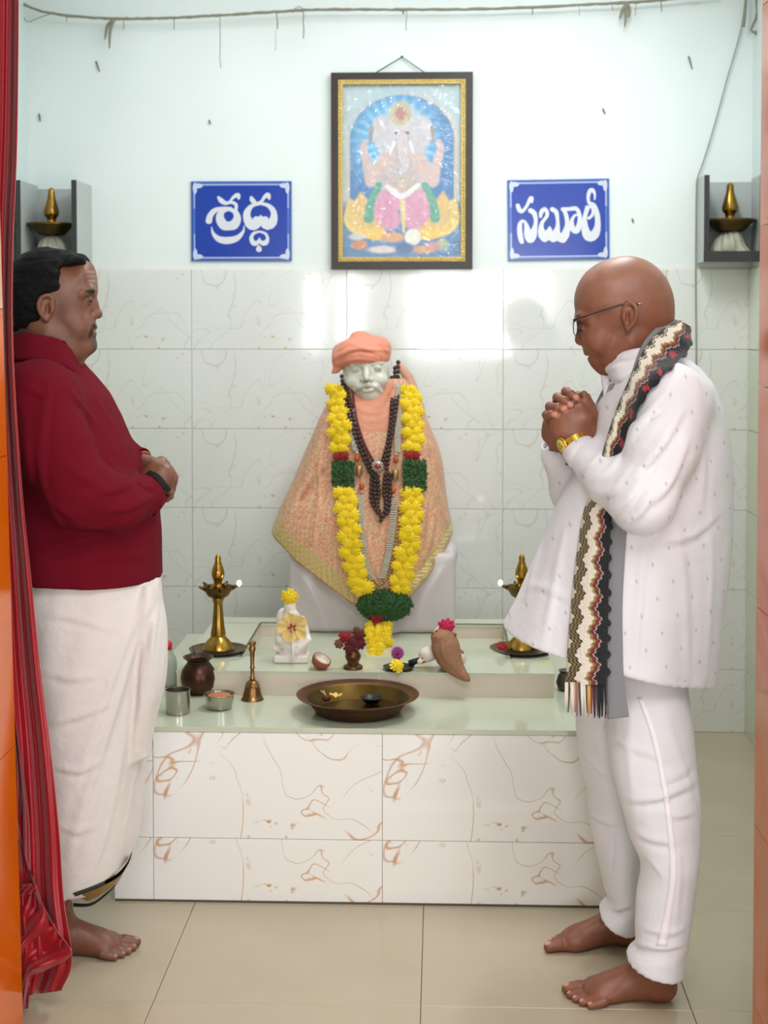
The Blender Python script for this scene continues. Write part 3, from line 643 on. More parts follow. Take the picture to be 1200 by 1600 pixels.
def col_sh(V):
    n1 = noise3(71, 8, 14, 34)(V[:, 0], V[:, 1], V[:, 2]); n2 = noise3(72, 8, 60, 140)(V[:, 0], V[:, 1], V[:, 2]); base = np.array(lin((214, 154, 124))); gold = np.array(lin((208, 166, 128)))
    t_ = np.clip(n1*.5+.4, 0, 1)[:, None]; c = base*(1-t_)+gold*t_; c = c*(1+.22*np.clip(n2, -1, 1))[:, None]
    dark = n2 > 1.5; c[dark] = lin((150, 106, 80)); pk = (noise3(73, 8, 40, 90)(V[:, 0], V[:, 1], V[:, 2]) > 1.7); c[pk] = lin((232, 128, 134))
    d = V[:, 2]-np.interp(V[:, 0], hx, hz); L_ = V[:, 0] < S3(560, 0)[0]; R_ = V[:, 0] > S3(640, 0)[0]
    b1 = (L_ & (d < .072) & (d > .006)) | (R_ & (d < .062)); c[b1] = np.array(lin((196, 168, 112)))*(1+.18*np.clip(n2[b1], -1, 1))[:, None]
    tick = R_ & (d < .05) & (d > .02) & (((V[:, 2]*90) % 1) < .35); c[tick] = lin((236, 218, 160)); e_ = L_ & (d <= .006); c[e_] = lin((170, 110, 84)); nk = (V[:, 2] > S3(0, 668)[2]) & (np.abs(V[:, 0]-S3(583, 0)[0]) < .075) & (V[:, 1] < YS-.03); c[nk] = np.array(lin((212, 142, 112)))
    return c
M_shawl = mat('peach_brocade', (214, 156, 128), .6, vc=True, bump=.4, bs=160, sheen=.2)
sh.build('shawl', M_shawl, st, 1, color=col_sh)
# fallen end of the shawl behind the right shoulder
b = MB(); b.tube([S3(622, 568, .06), S3(638, 590, .07), S3(655, 640, .05), S3(668, 700, .0)], [.012, .018, .02, .012], 10); b.build('shawl_end', mat('peach_cloth', (206, 160, 136), .7, bump=.3, bs=80, var=.1, vs=30), st, local=False)
# ---------------------------------------------------------------- flower garland
M_yel = mat('yellow_petal', (250, 214, 14), .6, var=.12, vs=40, sss=.0, sheen=.1); M_red = mat('red_petal', (150, 6, 16), .6, var=.2, vs=40); M_leafg = mat('green_leaf', (34, 84, 26), .55, var=.35, vs=60)
def bloom(name, m, n=12, rings=((1., .0), (.74, .32), (.45, .5)), thick=.0):
    """a round many-petalled flower of radius 1 facing -y"""
    b = MB(); rg = random.Random(name)
    for j, (r, h_) in enumerate(rings):
        for i in range(n-2*j):
            a0 = 2*math.pi*(i+.5*j)/(n-2*j)+rg.uniform(-.12, .12); w_ = .62*2*math.pi/(n-2*j); rr = r*rg.uniform(.9, 1.1)
            def q(rad, a_, y): return (rad*math.cos(a_), -y, rad*math.sin(a_))
            b.add([q(.12, a0, h_), q(rr*.62, a0-w_, h_+.16), q(rr, a0-w_*.35, h_*.75), q(rr, a0+w_*.35, h_*.75), q(rr*.62, a0+w_, h_+.16), q(rr*.6, a0, h_+.28)], [(0, 1, 5), (1, 2, 5), (2, 3, 5), (3, 4, 5), (4, 0, 5)])
    b.ball((0, .05, 0), (.8, .35, .8), 8, 4); b.ball((0, -.45, 0), (.3, .3, .3), 6, 4); return b.mesh(name, m)
FY = [bloom('yellow_flower%d' % i, M_yel, 11+i) for i in range(3)]; FR = bloom('red_flower', M_red, 8)
garl = empty('flower_garland', S3(585, 930, -.2), 'long yellow flower garland with red and green bands hanging on the marble statue', 'garland')
GI = par_inv(garl)
def put(me, name, p, sc, parent=garl, rot=None):
    o = bpy.data.objects.new(name, me); link(o, parent); o.matrix_parent_inverse = par_inv(parent); o.location = p; o.scale = (sc, sc, sc); rg = random.Random(str(p)); o.rotation_euler = rot or (rg.uniform(-.35, .35), rg.uniform(0, 6.28), rg.uniform(-.35, .35)); return o
def gdepth(px, py, off=.016):
    h_ = hit(sh_bvh, px, py, off)
    return h_.y if h_ is not None else None
def strand(path, y0, y1, half, n_across, step, meshes, name, sc, off=.018, jit=1.5):
    P = np.array(path, float); y = y0; r = 0; rg = random.Random(int(y0*7+path[0][0])); last = None
    while y <= y1:
        x = np.interp(y, P[:, 1], P[:, 0]); hw = half
        for i in range(n_across):
            t_ = (i+.5)/n_across*2-1; px = x+t_*hw*.62+(((r % 2)-.5)*hw*.28)+rg.uniform(-jit, jit); py = y+rg.uniform(-jit, jit)
            d = gdepth(px, py, off); last = d if d is not None else last; d = (last if last is not None else YS-.2)
            put(meshes[rg.randrange(len(meshes))], name, W(px, py, d), sc*rg.uniform(.9, 1.12))
        y += step; r += 1
LP = [(527, 604), (528, 640), (532, 690), (536, 740), (541, 780), (547, 850), (556, 895), (570, 935)]; RP = [(641, 604), (644, 650), (647, 700), (647, 745), (644, 790), (638, 850), (630, 895), (618, 935)]
for P in (LP, RP):
    strand(P, 610, 700, 20, 2, 11, FY, 'flower', .0232); strand(P, 770, 925, 20.5, 2, 11.5, FY, 'flower', .0235)
    strand(P, 713, 716, 15, 2, 9, [FR], 'red_flower', .0185)
def leaves(name, spots, n, size, parent):
    b = MB(); rg = random.Random(name+str(spots[0]))
    for i in range(n):
        cx, cy, hw, hh, off = spots[rg.randrange(len(spots))]; px = cx+rg.uniform(-hw, hw); py = cy+rg.uniform(-hh, hh); d = gdepth(px, py, off+rg.uniform(0, .016)) or YS-.2-rg.uniform(0, .03)-off
        c = Vector(W(px, py, d)); a_ = rg.uniform(0, 6.28); u = Vector((math.cos(a_), rg.uniform(-.5, .5), math.sin(a_))).normalized()*size*rg.uniform(.7, 1.3); w_ = u.cross(Vector((rg.uniform(-.5, .5), 1, rg.uniform(-.5, .5)))).normalized()*size*.4
        b.add([c-u, c+w_, c+u, c-w_, c+Vector((0, -.003, 0))], [(0, 1, 4), (1, 2, 4), (2, 3, 4), (3, 0, 4)])
    o = b.build(name, M_leafg, parent, local=False); o['kind'] = 'stuff'; return o
leaves('green_leaves', [(536, 741, 17, 20, .012)], 420, .0085, garl); leaves('green_leaves', [(648, 744, 18, 25, .012)], 480, .0085, garl)
Yt = YS-.235
b = MB(); b.ball(W(600, 946, Yt+.03), (.06, .03, .03), 12, 8); b.build('leaf_core', M_leafg, garl, local=False)
def leaves2(n, cx, cy, hw, hh, Y, size):
    b = MB(); rg = random.Random(9)
    for i in range(n):
        a_ = rg.uniform(0, 6.28); r_ = rg.random()**.5; c = Vector(W(cx+hw*r_*math.cos(a_), cy+hh*r_*math.sin(a_), Y-.035*(1-r_*r_)+rg.uniform(-.008, .01))); a_ = rg.uniform(0, 6.28); u = Vector((math.cos(a_), rg.uniform(-.5, .5), math.sin(a_))).normalized()*size*rg.uniform(.7, 1.3); w_ = u.cross(Vector((rg.uniform(-.5, .5), 1, rg.uniform(-.5, .5)))).normalized()*size*.4
        b.add([c-u, c+w_, c+u, c-w_, c+Vector((0, -.003, 0))], [(0, 1, 4), (1, 2, 4), (2, 3, 4), (3, 0, 4)])
    o = b.build('green_leaves', M_leafg, garl, local=False); o['kind'] = 'stuff'
leaves2(1100, 601, 946, 43, 25, Yt, .009)
for x, y in ((585, 966), (593, 965), (589, 972)): put(FR, 'red_flower', W(x, y, Yt-.02), .014)
for r in range(7):
    for i in range(3 if r < 4 else 2): x = 592-r*1.0+(i-(1 if r < 3 else .5))*13*(1-.04*r); put(FY[(r+i) % 3], 'flower', W(x, 979+r*8.3, Yt-.012-r*.040), .0205)
b = MB(); b.tube([W(592, 970, Yt+.005), W(588, 1020, Yt-.19)], [.010, .005], 10); b.build('flower_core', M_yel, garl, local=False)
# ---------------------------------------------------------------- necklaces
M_bead = mat('dark_brown_seed_bead', (66, 38, 32), .55, var=.4, vs=90); M_pearl = mat('pearl_strand', (196, 190, 176), .35, var=.12, vs=200); M_ruby = mat('red_gem', (150, 18, 44), .15, coat=1.); M_silver = mat('silver_setting', (188, 176, 170), .3, .8)
M_amber = mat('amber_bead', (190, 84, 34), .25); M_goldb = mat('gold_bead', (188, 150, 92), .35, .7); M_maroonc = mat('maroon_cord', (98, 22, 34), .7)
def along(path, step, off):
    P = bez(path, 120); out = []; last = None; acc = None
    for x, y in P:
        d = gdepth(x, y, off); d = last if d is None else (d if last is None else last+max(-.006, min(.006, d-last))); last = d
        p = Vector(W(x, y, d if d else YS-.15))
        if acc is None or (p-acc).length >= step: out.append(p); acc = p
    return out
def beads(name, paths, r, m, parent, off=.012):
    b = MB()
    for path in paths:
        for p in along(path, r*1.75, off): b.ball(p, r, 7, 5)
    o = b.build(name, m, parent, local=False); o['kind'] = 'stuff'; return o
neck = empty('bead_necklace', S3(590, 730, -.2), 'dark brown seed-bead necklace with red gem pendant on the marble statue', 'necklace')
beads('beads', [[(534, 588), (540, 630), (551, 670), (566, 710), (580, 742)], [(541, 600), (549, 640), (560, 680), (574, 715), (588, 745)], [(622, 566), (621, 610), (617, 650), (610, 690), (600, 730)], [(612, 590), (612, 640), (608, 680), (600, 715), (592, 738)], [(617, 575), (616, 640), (609, 700), (604, 735)],
      [(581, 742), (580, 780), (588, 797), (594, 806)], [(590, 745), (592, 770), (590, 790), (596, 806)], [(602, 742), (600, 770), (605, 790), (598, 806)], [(610, 742), (609, 775), (607, 797), (598, 808)], [(606, 740), (604, 775), (602, 795)], [(586, 745), (586, 775), (592, 800)], [(595, 806), (595, 814)]], .0078, M_bead, neck, .013)
b = MB(); b.tube(along([(550, 600), (556, 650), (568, 690), (584, 722)], .012, .010), .0042, 6); b.tube(along([(624, 590), (621, 640), (612, 680), (596, 722)], .012, .010), .0042, 6); b.build('cord', M_maroonc, neck, local=False)
pp = Vector(W(590, 728, gdepth(590, 728, .03) or YS-.2)); b = MB(); b.ball(pp, (.0165, .008, .0165), 14, 8)
for i in range(12): a_ = i*math.pi/6; b.ball(pp+Vector((.017*math.cos(a_), 0, .017*math.sin(a_))), .0042, 6, 4)
b.build('pendant', M_silver, neck, local=False); b = MB(); b.ball(pp+Vector((0, -.006, 0)), (.010, .006, .010), 12, 8); b.build('gem', M_ruby, neck, local=False)
prl = empty('pearl_necklace', S3(600, 800, -.2), 'long pale pearl necklace with amber and gold beads below the brown beads', 'necklace')
for P in ([(551, 640), (552, 680), (556, 704)], [(564, 775), (566, 830), (572, 880), (582, 905)], [(623, 600), (622, 650), (621, 706)], [(616, 780), (612, 830), (605, 875), (597, 905)]):
    beads('pearls', [[(x+o_, y) for x, y in P] for o_ in (-3.6, -1.2, 1.2, 3.6)], .0032, M_pearl, prl, .011)
for side, pts in enumerate((((558, 716), (561, 735), (565, 760)), ((619, 718), (618, 741), (615, 766)))):
    for i, (x, y) in enumerate(pts):
        p = Vector(W(x, y, gdepth(x, y, .012) or YS-.2)); b = MB()
        if i == 1: b.lathe([(.008, -.016), (.011, -.015), (.0095, 0), (.011, .015), (.008, .016)], p, 14); b.build('gold_bead', M_goldb, prl, local=False)
        else: b.ball(p, (.0085, .0085, .0125), 10, 7); b.build('amber_bead', M_amber, prl, local=False)
        if i != 1: b = MB(); b.ball(p+Vector((0, 0, .018 if i == 0 else -.018)), .0055, 8, 6); b.build('pearl', M_pearl, prl, local=False)
beads('beads', [[(577, 898), (586, 908), (593, 914), (602, 906), (608, 898), (612, 880), (618, 850), (622, 820), (624, 790)]], .005, M_goldb, prl, .01)
# ================================================================ things on the altar
M_brass = mat('polished_brass', (176, 136, 62), .24, 1., var=.25, vs=14); M_brass_d = mat('dark_brass', (112, 88, 44), .35, 1., var=.3, vs=20); M_bronze = mat('aged_bronze', (118, 82, 56), .38, .9, var=.35, vs=12)
M_copper = mat('dark_copper', (84, 56, 46), .35, .85, var=.3, vs=14); M_steel = mat('stainless_steel', (176, 172, 164), .22, 1.); M_flame = mat('flame', (255, 226, 160), .5, emis=26)
def at(px, py, z): return WZ(px, py, z)
def lathe_px(c, cx, prof, m, name, parent, n=40, rip=None, sx=1., sy=1., cap=True):
    """profile rows (radius m, height m) standing at c"""
    b = MB(); b.lathe(prof, (0, 0, 0), n, sx, sy, rip, cap); o = b.build(name, m, parent); return autosmooth(o, 40)
def lamp(px, pyb, z, Y, label, plate_r, flame_px, cloth_flip=1, group='brass oil lamps beside the statue'):
    """tall brass oil lamp: rows of the photograph turned into heights at depth Y"""
    c = W(px, pyb, Y); c = np.array([W(px, 1000, Y)[0], Y, z]); L = empty('oil_lamp', c, label, 'lamp', group)
    s = 1/(F/Y); h = lambda py: (W(px, py, Y)[2]-z)
    P = [(24, 1040), (27, 1036), (26, 1030), (26, 1022), (24, 1012), (19, 1002), (14, 997), (11.5, 994), (12, 990), (9.5, 975), (8, 958), (7, 945), (7.5, 941), (9, 937), (9, 933), (7.5, 929), (6.5, 925), (7, 921)]
    lathe_px(c, px, [(r*s, max(h(y), .006)) for r, y in P]+[(0, h(920))], M_brass, 'stem', L)
    D = [(6, 936), (14, 932), (17, 930), (19, 926), (24, 919), (25, 916), (23, 917), (18, 922), (5, 924)]
    lathe_px(c, px, [(r*s, h(y)) for r, y in D], M_brass_d, 'oil_dish', L)
    for k in range(5):
        b = MB(); a_ = 2*math.pi*k/5+(0 if flame_px > px else math.pi); ca, sa = math.cos(a_), math.sin(a_)
        b.tube([(21*s*ca, 21*s*sa, h(919)), (29*s*ca, 29*s*sa, h(915.5)), (33*s*ca, 33*s*sa, h(914))], [.007, .005, .0028], 8); b.build('spout', M_brass_d, L)
    Fi = [(6, 925), (8, 920), (6, 914), (6.5, 908), (9, 903), (10.5, 897), (9.5, 890), (6.5, 882), (4.5, 876), (5, 872), (3.5, 868), (0, 865)]
    lathe_px(c, px, [(r*s, h(y)) for r, y in Fi], M_brass, 'finial', L)
    fp = (np.sign(flame_px-px)*33.5*s, 0, h(911)); b = MB(); b.ball(fp, (.0065, .0065, .0085), 12, 8); b.build('flame', M_flame, L)
    return L, c, s
zs_ = SZ
L1, c1, s1 = lamp(341, 1038, zs_+.006, 4.36, 'tall brass oil lamp with small lit flame, left of the statue', 45, 375)
L2, c2, s2 = lamp(815, 1040, zs_+.006, 4.40, 'tall brass oil lamp with small lit flame, right of the statue beside the bald man', 52, 777)
def plate(name, c, r, label, m, cat='plate', rim=.010, sy=1.):
    t_ = empty(name, (c[0], c[1], c[2]), label, cat); lathe_px(c, 0, [(r*.55, 0), (r*.8, .001), (r*.93, .006), (r, rim), (r*1.01, rim+.001), (r*.985, rim+.0012), (r*.92, .0085), (r*.78, .0035), (0, .003)], m, 'dish', t_, sy=sy); return t_
plate('plate', (c1[0]-.0, c1[1], zs_+.0005), 46*s1, 'flat brass plate under the left oil lamp', M_brass_d)
plate('plate', (c2[0]+.0, c2[1], zs_+.0005), 50*s2, 'flat brass plate with red and yellow flowers under the right oil lamp', M_brass_d)
def flower_at(me, label, p, sc, rot=(-1.0, 0, .3), group=None):
    o = bpy.data.objects.new('flower', me); link(o); o.location = p; o.scale = (sc, sc, sc); o.rotation_euler = rot; tag(o, label, 'flower', group); return o
flower_at(FR, 'red flower on the plate of the right oil lamp', (c2[0]-.062, c2[1]-.035, zs_+.022), .02)
flower_at(FY[1], 'yellow flower on the plate of the right oil lamp, near the white shirt', (c2[0]+.064, c2[1]-.03, zs_+.024), .024)
# bottle with red cap
p = at(262, 1072, PZ); t_ = empty('bottle', p, 'clear plastic bottle with red cap, half behind the white dhoti', 'bottle'); b = MB(); b.lathe([(.024, 0), (.027, .004), (.027, .07), (.024, .085), (.012, .103), (.011, .115)], n=24); b.build('bottle_body', mat('clear_plastic', (214, 220, 206), .15, trans=.6, ior=1.2), t_); b = MB(); b.lathe([(.0135, .108), (.0135, .128), (.011, .131), (0, .1315)], n=20); b.build('cap', mat('red_plastic', (200, 34, 30), .4), t_)
# dark copper water pot
p = at(306, 1090, PZ); s = .00177; t_ = empty('water_pot', (p[0], p[1]+.045, PZ), 'round dark copper water pot with flared rim, behind the steel cups', 'pot')
lathe_px(p, 0, [(.020, 0), (.034, .004), (.046, .022), (.0505, .048), (.047, .068), (.036, .084), (.031, .090), (.032, .096), (.043, .104), (.044, .1065), (.040, .1055), (.029, .096), (.028, .086), (0, .080)], M_copper, 'pot_body', t_)
b = MB(); b.tube([(-.004, 0, .08), (-.006, -.01, .105), (-.014, -.012, .14)], .0012, 6); b.build('stem_stick', mat('dark_twig', (50, 44, 36), .8), t_)
# steel cup with dark contents
p = at(276, 1117, PZ); t_ = empty('steel_cup', (p[0], p[1]+.02, PZ), 'straight stainless steel cup with dark contents, beside the white dhoti', 'cup')
lathe_px(p, 0, [(.031, 0), (.033, .002), (.033, .062), (.0345, .064), (.032, .064), (.0315, .052), (0, .052)], M_steel, 'cup_body', t_); b = MB(); b.lathe([(.0312, .052), (.0308, .0545), (0, .0555)], n=32); b.build('contents', mat('dark_powder', (62, 40, 34), .9, bump=.5, bs=200), t_)
# steel bowl with orange powder
p = at(341, 1110, PZ); t_ = empty('steel_bowl', (p[0], p[1]+.022, PZ), 'small stainless steel bowl of orange powder', 'bowl')
lathe_px(p, 0, [(.030, 0), (.034, .003), (.0375, .02), (.0395, .037), (.0435, .0395), (.0435, .041), (.038, .040), (.035, .030), (0, .030)], M_steel, 'bowl_body', t_); b = MB(); b.lathe([(.036, .034), (.03, .0375), (.012, .039), (0, .0395)], n=32); b.build('powder', mat('orange_powder', (200, 128, 84), .95, bump=.6, bs=220, var=.2, vs=60), t_)
# hand bell
p = at(393, 1096, PZ); t_ = empty('hand_bell', (p[0], p[1]+.02, PZ), 'brass hand bell with long turned handle', 'bell'); s = .00176
lathe_px(p, 0, [(.0265, .0), (.0315, .0005), (.0315, .003), (.029, .006), (.025, .018), (.022, .032), (.0205, .037), (.0215, .039), (.019, .042), (.0155, .050), (.007, .056)], mat('bell_brass', (150, 112, 74), .3, 1., var=.2, vs=20), 'bell_cup', t_)
lathe_px(p, 0, [(.006, .055), (.0085, .060), (.0055, .066), (.0055, .085), (.0075, .090), (.0055, .096), (.006, .118), (.0075, .135), (.0105, .143), (.009, .149), (.0075, .153), (.0105, .158), (.0105, .163), (.004, .166), (0, .166)], mat('bell_handle_brass', (156, 118, 76), .3, 1.), 'handle', t_)
# big bronze tray
p = at(557, 1122, PZ); tr_c = (p[0], 3.952, PZ); t_ = empty('tray', tr_c, 'wide bronze tray with sloping sides at the platform front', 'tray')
lathe_px(p, 0, [(.108, 0), (.114, .002), (.130, .026), (.140, .038), (.1655, .0475), (.167, .050), (.1635, .0505), (.139, .0415), (.128, .029), (.110, .006), (0, .005)], M_bronze, 'tray_body', t_, n=64)
lathe_px(p, 0, [(.1375, .0413), (.1272, .029), (.1095, .0068), (0, .0058)], M_brass_d, 'inner_lining', t_, n=64, cap=False)
q_ = (tr_c[0]+.035, tr_c[1]+.062, PZ+.009); t_ = empty('small_dish', q_, 'small black dish inside the bronze tray', 'dish'); lathe_px(q_, 0, [(.012, 0), (.02, .002), (.030, .014), (.0325, .016), (.030, .0165), (.019, .006), (0, .005)], mat('black_iron', (20, 22, 22), .4), 'dish_body', t_)
t_ = empty('offering_flower', (tr_c[0]-.082, tr_c[1]+.03, PZ+.02), 'yellow and maroon flower scraps with a stick in the bronze tray', 'flower')
b = MB(); rg = random.Random(3)
for i in range(9): a_ = rg.uniform(0, 6.28); u = Vector((math.cos(a_), math.sin(a_), rg.uniform(.2, .7)))*.022; w_ = Vector((-math.sin(a_), math.cos(a_), .2))*.009; c_ = Vector((.018, 0, .01)); b.add([c_, c_+u*.6+w_, c_+u, c_+u*.6-w_], [(0, 1, 2, 3)])
b.build('petals', mat('cream_yellow_petal', (226, 190, 100), .7), t_); b = MB(); b.ball((-.006, 0, .008), (.012, .01, .009), 8, 5); b.build('maroon_bud', M_maroonc, t_); b = MB(); b.tube([(-.004, 0, .008), (-.014, .002, .03)], .0016, 5); b.tube([(-.012, 0, .022), (-.022, .0, .03)], .0014, 5); b.build('stick', mat('pale_stick', (220, 190, 160), .8), t_)
# small white idol with yellow flower on its head and a cream hibiscus on its chest
p = at(458, 1038, SZ); iz = SZ; Yi = p[1]+.04; t_ = empty('small_idol', (p[0], Yi, iz), 'small white seated figurine with lotus base, left of the garland tip', 'idol')
def I3(px, py, dy=0.): return W(px, py, Yi+dy)
v = Vol((I3(418, 0)[0], Yi-.08, iz-.004), (I3(498, 0)[0], Yi+.08, I3(458, 925)[2]), .0026)
v.box((I3(456, 1028)[0], Yi, iz+.012), (.05, .034, .012), .006, 0); v.ell(I3(458, 1008), (.046, .034, .026), .012); v.cone(I3(459, 1005), I3(455, 965), .034, .026, .012); v.ell(I3(453, 948), (.018, .018, .022), .008)
v.cone(I3(440, 968), I3(434, 996, -.01), .011, .010, .008); v.cone(I3(472, 968), I3(480, 994, -.01), .011, .010, .008); v.cone(I3(436, 1000, -.02), I3(458, 1010, -.03), .010, .010, .008); v.cone(I3(482, 1000, -.02), I3(462, 1018, -.03), .010, .010, .008); v.ell(I3(443, 968, .02), (.022, .012, .035), .006)
v.box(I3(436, 1010, .0), (.018, .012, .014), .003, .004, rot=(0, .3, 0)); v.plane((0, 0, iz), (0, 0, -1))
def col_i(V): c = np.tile(np.array(lin((232, 222, 216))), (len(V), 1)); n_ = noise3(81, 6, 20, 50)(V[:, 0], V[:, 1], V[:, 2]); c[n_ > 1.2] = lin((206, 186, 170)); c = blend(c, V, I3(453, 941, -.018), .006, (170, 40, 40), .5); return c
v.build('figure', mat('white_resin', (230, 222, 216), .35, vc=True), t_, 1, color=col_i); b = MB(); b.tube([I3(457, 1000, -.05), I3(458, 1020, -.052), I3(456, 1036, -.05)], [.003, .0035, .0035], 8); b.build('staff', mat('white_resin_plain', (232, 226, 220), .35), t_, local=False)
o = flower_at(FY[0], 'yellow flower on the head of the small white figurine', I3(452.5, 933, -.01), .027, rot=(.2, 0, 0))
t_ = empty('hibiscus', I3(458, 979, -.045), 'cream yellow hibiscus with crimson heart on the small white figurine', 'flower')
b = MB(); m5 = 5; C0 = Vector(I3(457, 980, -.045)); R_ = .044
for k in range(m5):
    a0 = 2*math.pi*k/m5+math.pi/2+.3; n = 9; V = [C0+Vector((0, .002*k, 0))]
    for i in range(n): u = i/(n-1)*2-1; rr = R_*(1.04-.34*u*u+.03*math.cos(u*11)); a_ = a0+u*.78; V.append(C0+Vector((rr*math.cos(a_), .002*k-.010+.004*math.cos(u*7), rr*math.sin(a_)*.98)))
    V += [x+Vector((0, .0015, 0)) for x in V]; N = n+1; b.add(V, [(0, i, i+1) for i in range(1, n)]+[(N, N+i+1, N+i) for i in range(1, n)]+[(i, N+i, N+i+1, i+1) for i in range(1, n)])
b.build('petals', mat('cream_hibiscus_petal', (240, 206, 130), .7, var=.1, vs=30), t_, local=False, smooth=False); b = MB()
for k in range(5):
    a0 = 2*math.pi*k/5+.3+math.pi/2; u = Vector((math.cos(a0), 0, math.sin(a0))); w_ = Vector((-math.sin(a0), 0, math.cos(a0))); c_ = C0+Vector((0, -.012, 0)); b.add([c_, c_+u*.008+w_*.0036, c_+u*.016, c_+u*.008-w_*.0036, c_+u*.008+Vector((0, -.003, 0))], [(0, 1, 4), (1, 2, 4), (2, 3, 4), (3, 0, 4)])
b.build('flower_heart', mat('crimson', (150, 12, 40), .6), t_, local=False, smooth=False)
b = MB(); b.tube([C0+Vector((0, -.01, 0)), C0+Vector((.002, -.03, -.008))], [.002, .003], 6); b.build('stamen', mat('pink_stamen', (220, 150, 140), .6), t_, local=False)
# coconut half
p = at(500, 1047, SZ); t_ = empty('coconut_half', (p[0], p[1]+.012, SZ+.02), 'small half coconut shell tipped on its side, right of the white figurine', 'coconut', None); t_.rotation_euler = (.25, .5, 0)
b = MB(); b.lathe([(0, -.02), (.012, -.018), (.024, -.008), (.028, .006), (.027, .014), (.024, .014), (.022, .006), (.012, -.006), (0, -.01)], n=28); b.build('shell', mat('brown_coconut', (164, 92, 62), .8, bump=.5, bs=90, var=.25, vs=30), t_); b = MB(); b.lathe([(.0238, .0135), (.022, .006), (.012, -.0055), (0, -.0095)], n=24, cap=False); b.build('flesh', mat('white_flesh', (222, 214, 200), .6), t_)
# brass pot of red flowers
p = at(551, 1047, SZ); t_ = empty('flower_pot', (p[0], p[1]+.02, SZ), 'small brass pot holding dried red flowers', 'pot')
lathe_px(p, 0, [(.026, 0), (.0285, .003), (.027, .008), (.017, .014), (.0165, .02), (.022, .030), (.023, .038), (.018, .047), (.016, .051), (.0215, .058), (.0225, .060), (.0145, .056), (0, .052)], M_bronze, 'pot_body', t_)
M_dryred = mat('dried_red_petal', (110, 30, 34), .8, var=.4, vs=80); FD = bloom('dried_flower', M_dryred, 7); FB = bloom('dried_brown_flower', mat('dried_brown_petal', (128, 90, 66), .85, var=.4, vs=80), 7)
for me, x, y, sc in ((FR, 539, 995, .019), (FD, 552, 1003, .02), (FD, 561, 992, .019), (FD, 546, 1012, .018), (FB, 530, 1006, .016), (FD, 564, 1006, .017), (FB, 557, 984, .012)):
    put(me, 'flower', W(x, y, p[1]+.005), sc, t_, rot=(random.Random(x).uniform(-.5, .5), x, .2))
# black hand lamp tray with flowers
p = at(628, 1050, SZ); t_ = empty('spoon_lamp', (p[0]-.01, p[1]+.03, SZ), 'black flat hand lamp with a straight handle, right of the garland tip', 'lamp'); M_iron = mat('black_green_iron', (38, 44, 42), .4, .4)
lathe_px(p, 0, [(.022, 0), (.034, .002), (.044, .008), (.045, .0095), (.042, .0095), (.032, .005), (0, .004)], M_iron, 'lamp_dish', t_); b = MB(); b.tube([(.03, .02, .012), (.06, .03, .022), (.095, .035, .027)], [.011, .008, .009], 8); b.build('handle', M_iron, t_)
flower_at(FY[2], 'yellow flower on the black hand lamp', W(620, 1040, p[1]-.01), .022, rot=(-.6, 0, .5))
M_pur = mat('purple_petal', (176, 62, 150), .6, var=.2, vs=60); t_ = empty('flower', W(621, 1020, p[1]+.03), 'purple daisy-like flower leaning above the black hand lamp', 'flower')
b = MB(); C0 = Vector(W(621, 1020, p[1]+.03))
for ring, (r0, dy) in enumerate(((.0215, 0), (.015, -.005))):
    for k in range(16): a0 = 2*math.pi*(k+.5*ring)/16; u = Vector((math.cos(a0), -.15, math.sin(a0))); w_ = Vector((-math.sin(a0), 0, math.cos(a0)))*.0032; c_ = C0+Vector((0, dy, 0)); b.add([c_+u*.004, c_+u*r0*.7+w_, c_+u*r0, c_+u*r0*.7-w_, c_+u*r0*.6+Vector((0, -.002, 0))], [(0, 1, 4), (1, 2, 4), (2, 3, 4), (3, 0, 4)])
b.build('petals', M_pur, t_, local=False, smooth=False); b = MB(); b.ball(C0+Vector((0, -.007, 0)), (.006, .004, .006), 10, 6); b.build('flower_heart', mat('dark_magenta', (120, 30, 90), .7), t_, local=False)
b = MB(); b.tube([C0+Vector((0, .004, 0)), C0+Vector((.006, .008, -.03)), (C0.x+.01, C0.y+.01, SZ+.002)], .002, 6); b.build('stem', M_leafg, t_, local=False)
# small idol under a brown cloth with a magenta rose
p = at(700, 1052, SZ); Yi2 = p[1]+.05; t_ = empty('small_idol', (p[0], Yi2, SZ), 'small white idol wrapped in a brown cloth, topped by a magenta rose', 'idol')
def J3(px, py, dy=0.): return W(px, py, Yi2+dy)
v = Vol((J3(645, 0)[0], Yi2-.1, SZ-.04), (J3(745, 0)[0], Yi2+.08, J3(700, 960)[2]), .0026)
v.ell(J3(668, 1022, -.01), (.026, .028, .022), 0); v.ell(J3(690, 1000), (.03, .03, .04), .01); v.ell(J3(700, 985), (.022, .022, .016), .006); v.cone(J3(664, 1030, -.02), J3(656, 1034, -.03), .010, .008, .006); v.ell(J3(705, 1028, .02), (.045, .03, .032), .01); v.plane((0, 0, SZ), (0, 0, -1))
def col_j(V): c = np.tile(np.array(lin((222, 210, 198))), (len(V), 1)); n_ = noise3(83, 6, 25, 60)(V[:, 0], V[:, 1], V[:, 2]); c[n_ > 1.1] = lin((120, 90, 70)); c = blend(c, V, J3(662, 1035, -.03), .009, (200, 60, 50), .5); return c
v.build('figure', bpy.data.materials['white_resin'], t_, 1, color=col_j)
v = Vol((J3(655, 0)[0], Yi2-.11, J3(700, 1080, -.08)[2]), (J3(745, 0)[0], Yi2+.08, J3(700, 975)[2]), .0026)
v.chain(list(bez([J3(694, 1000, -.02), J3(698, 1018, -.03), J3(706, 1036, -.045), J3(720, 1052, -.06), J3(733, 1063, -.075)], 10)), [.034, .036, .036, .033, .029, .024, .018, .013, .009, .004], .012)
v.ell(J3(690, 994, -.02), (.03, .034, .016), .01)
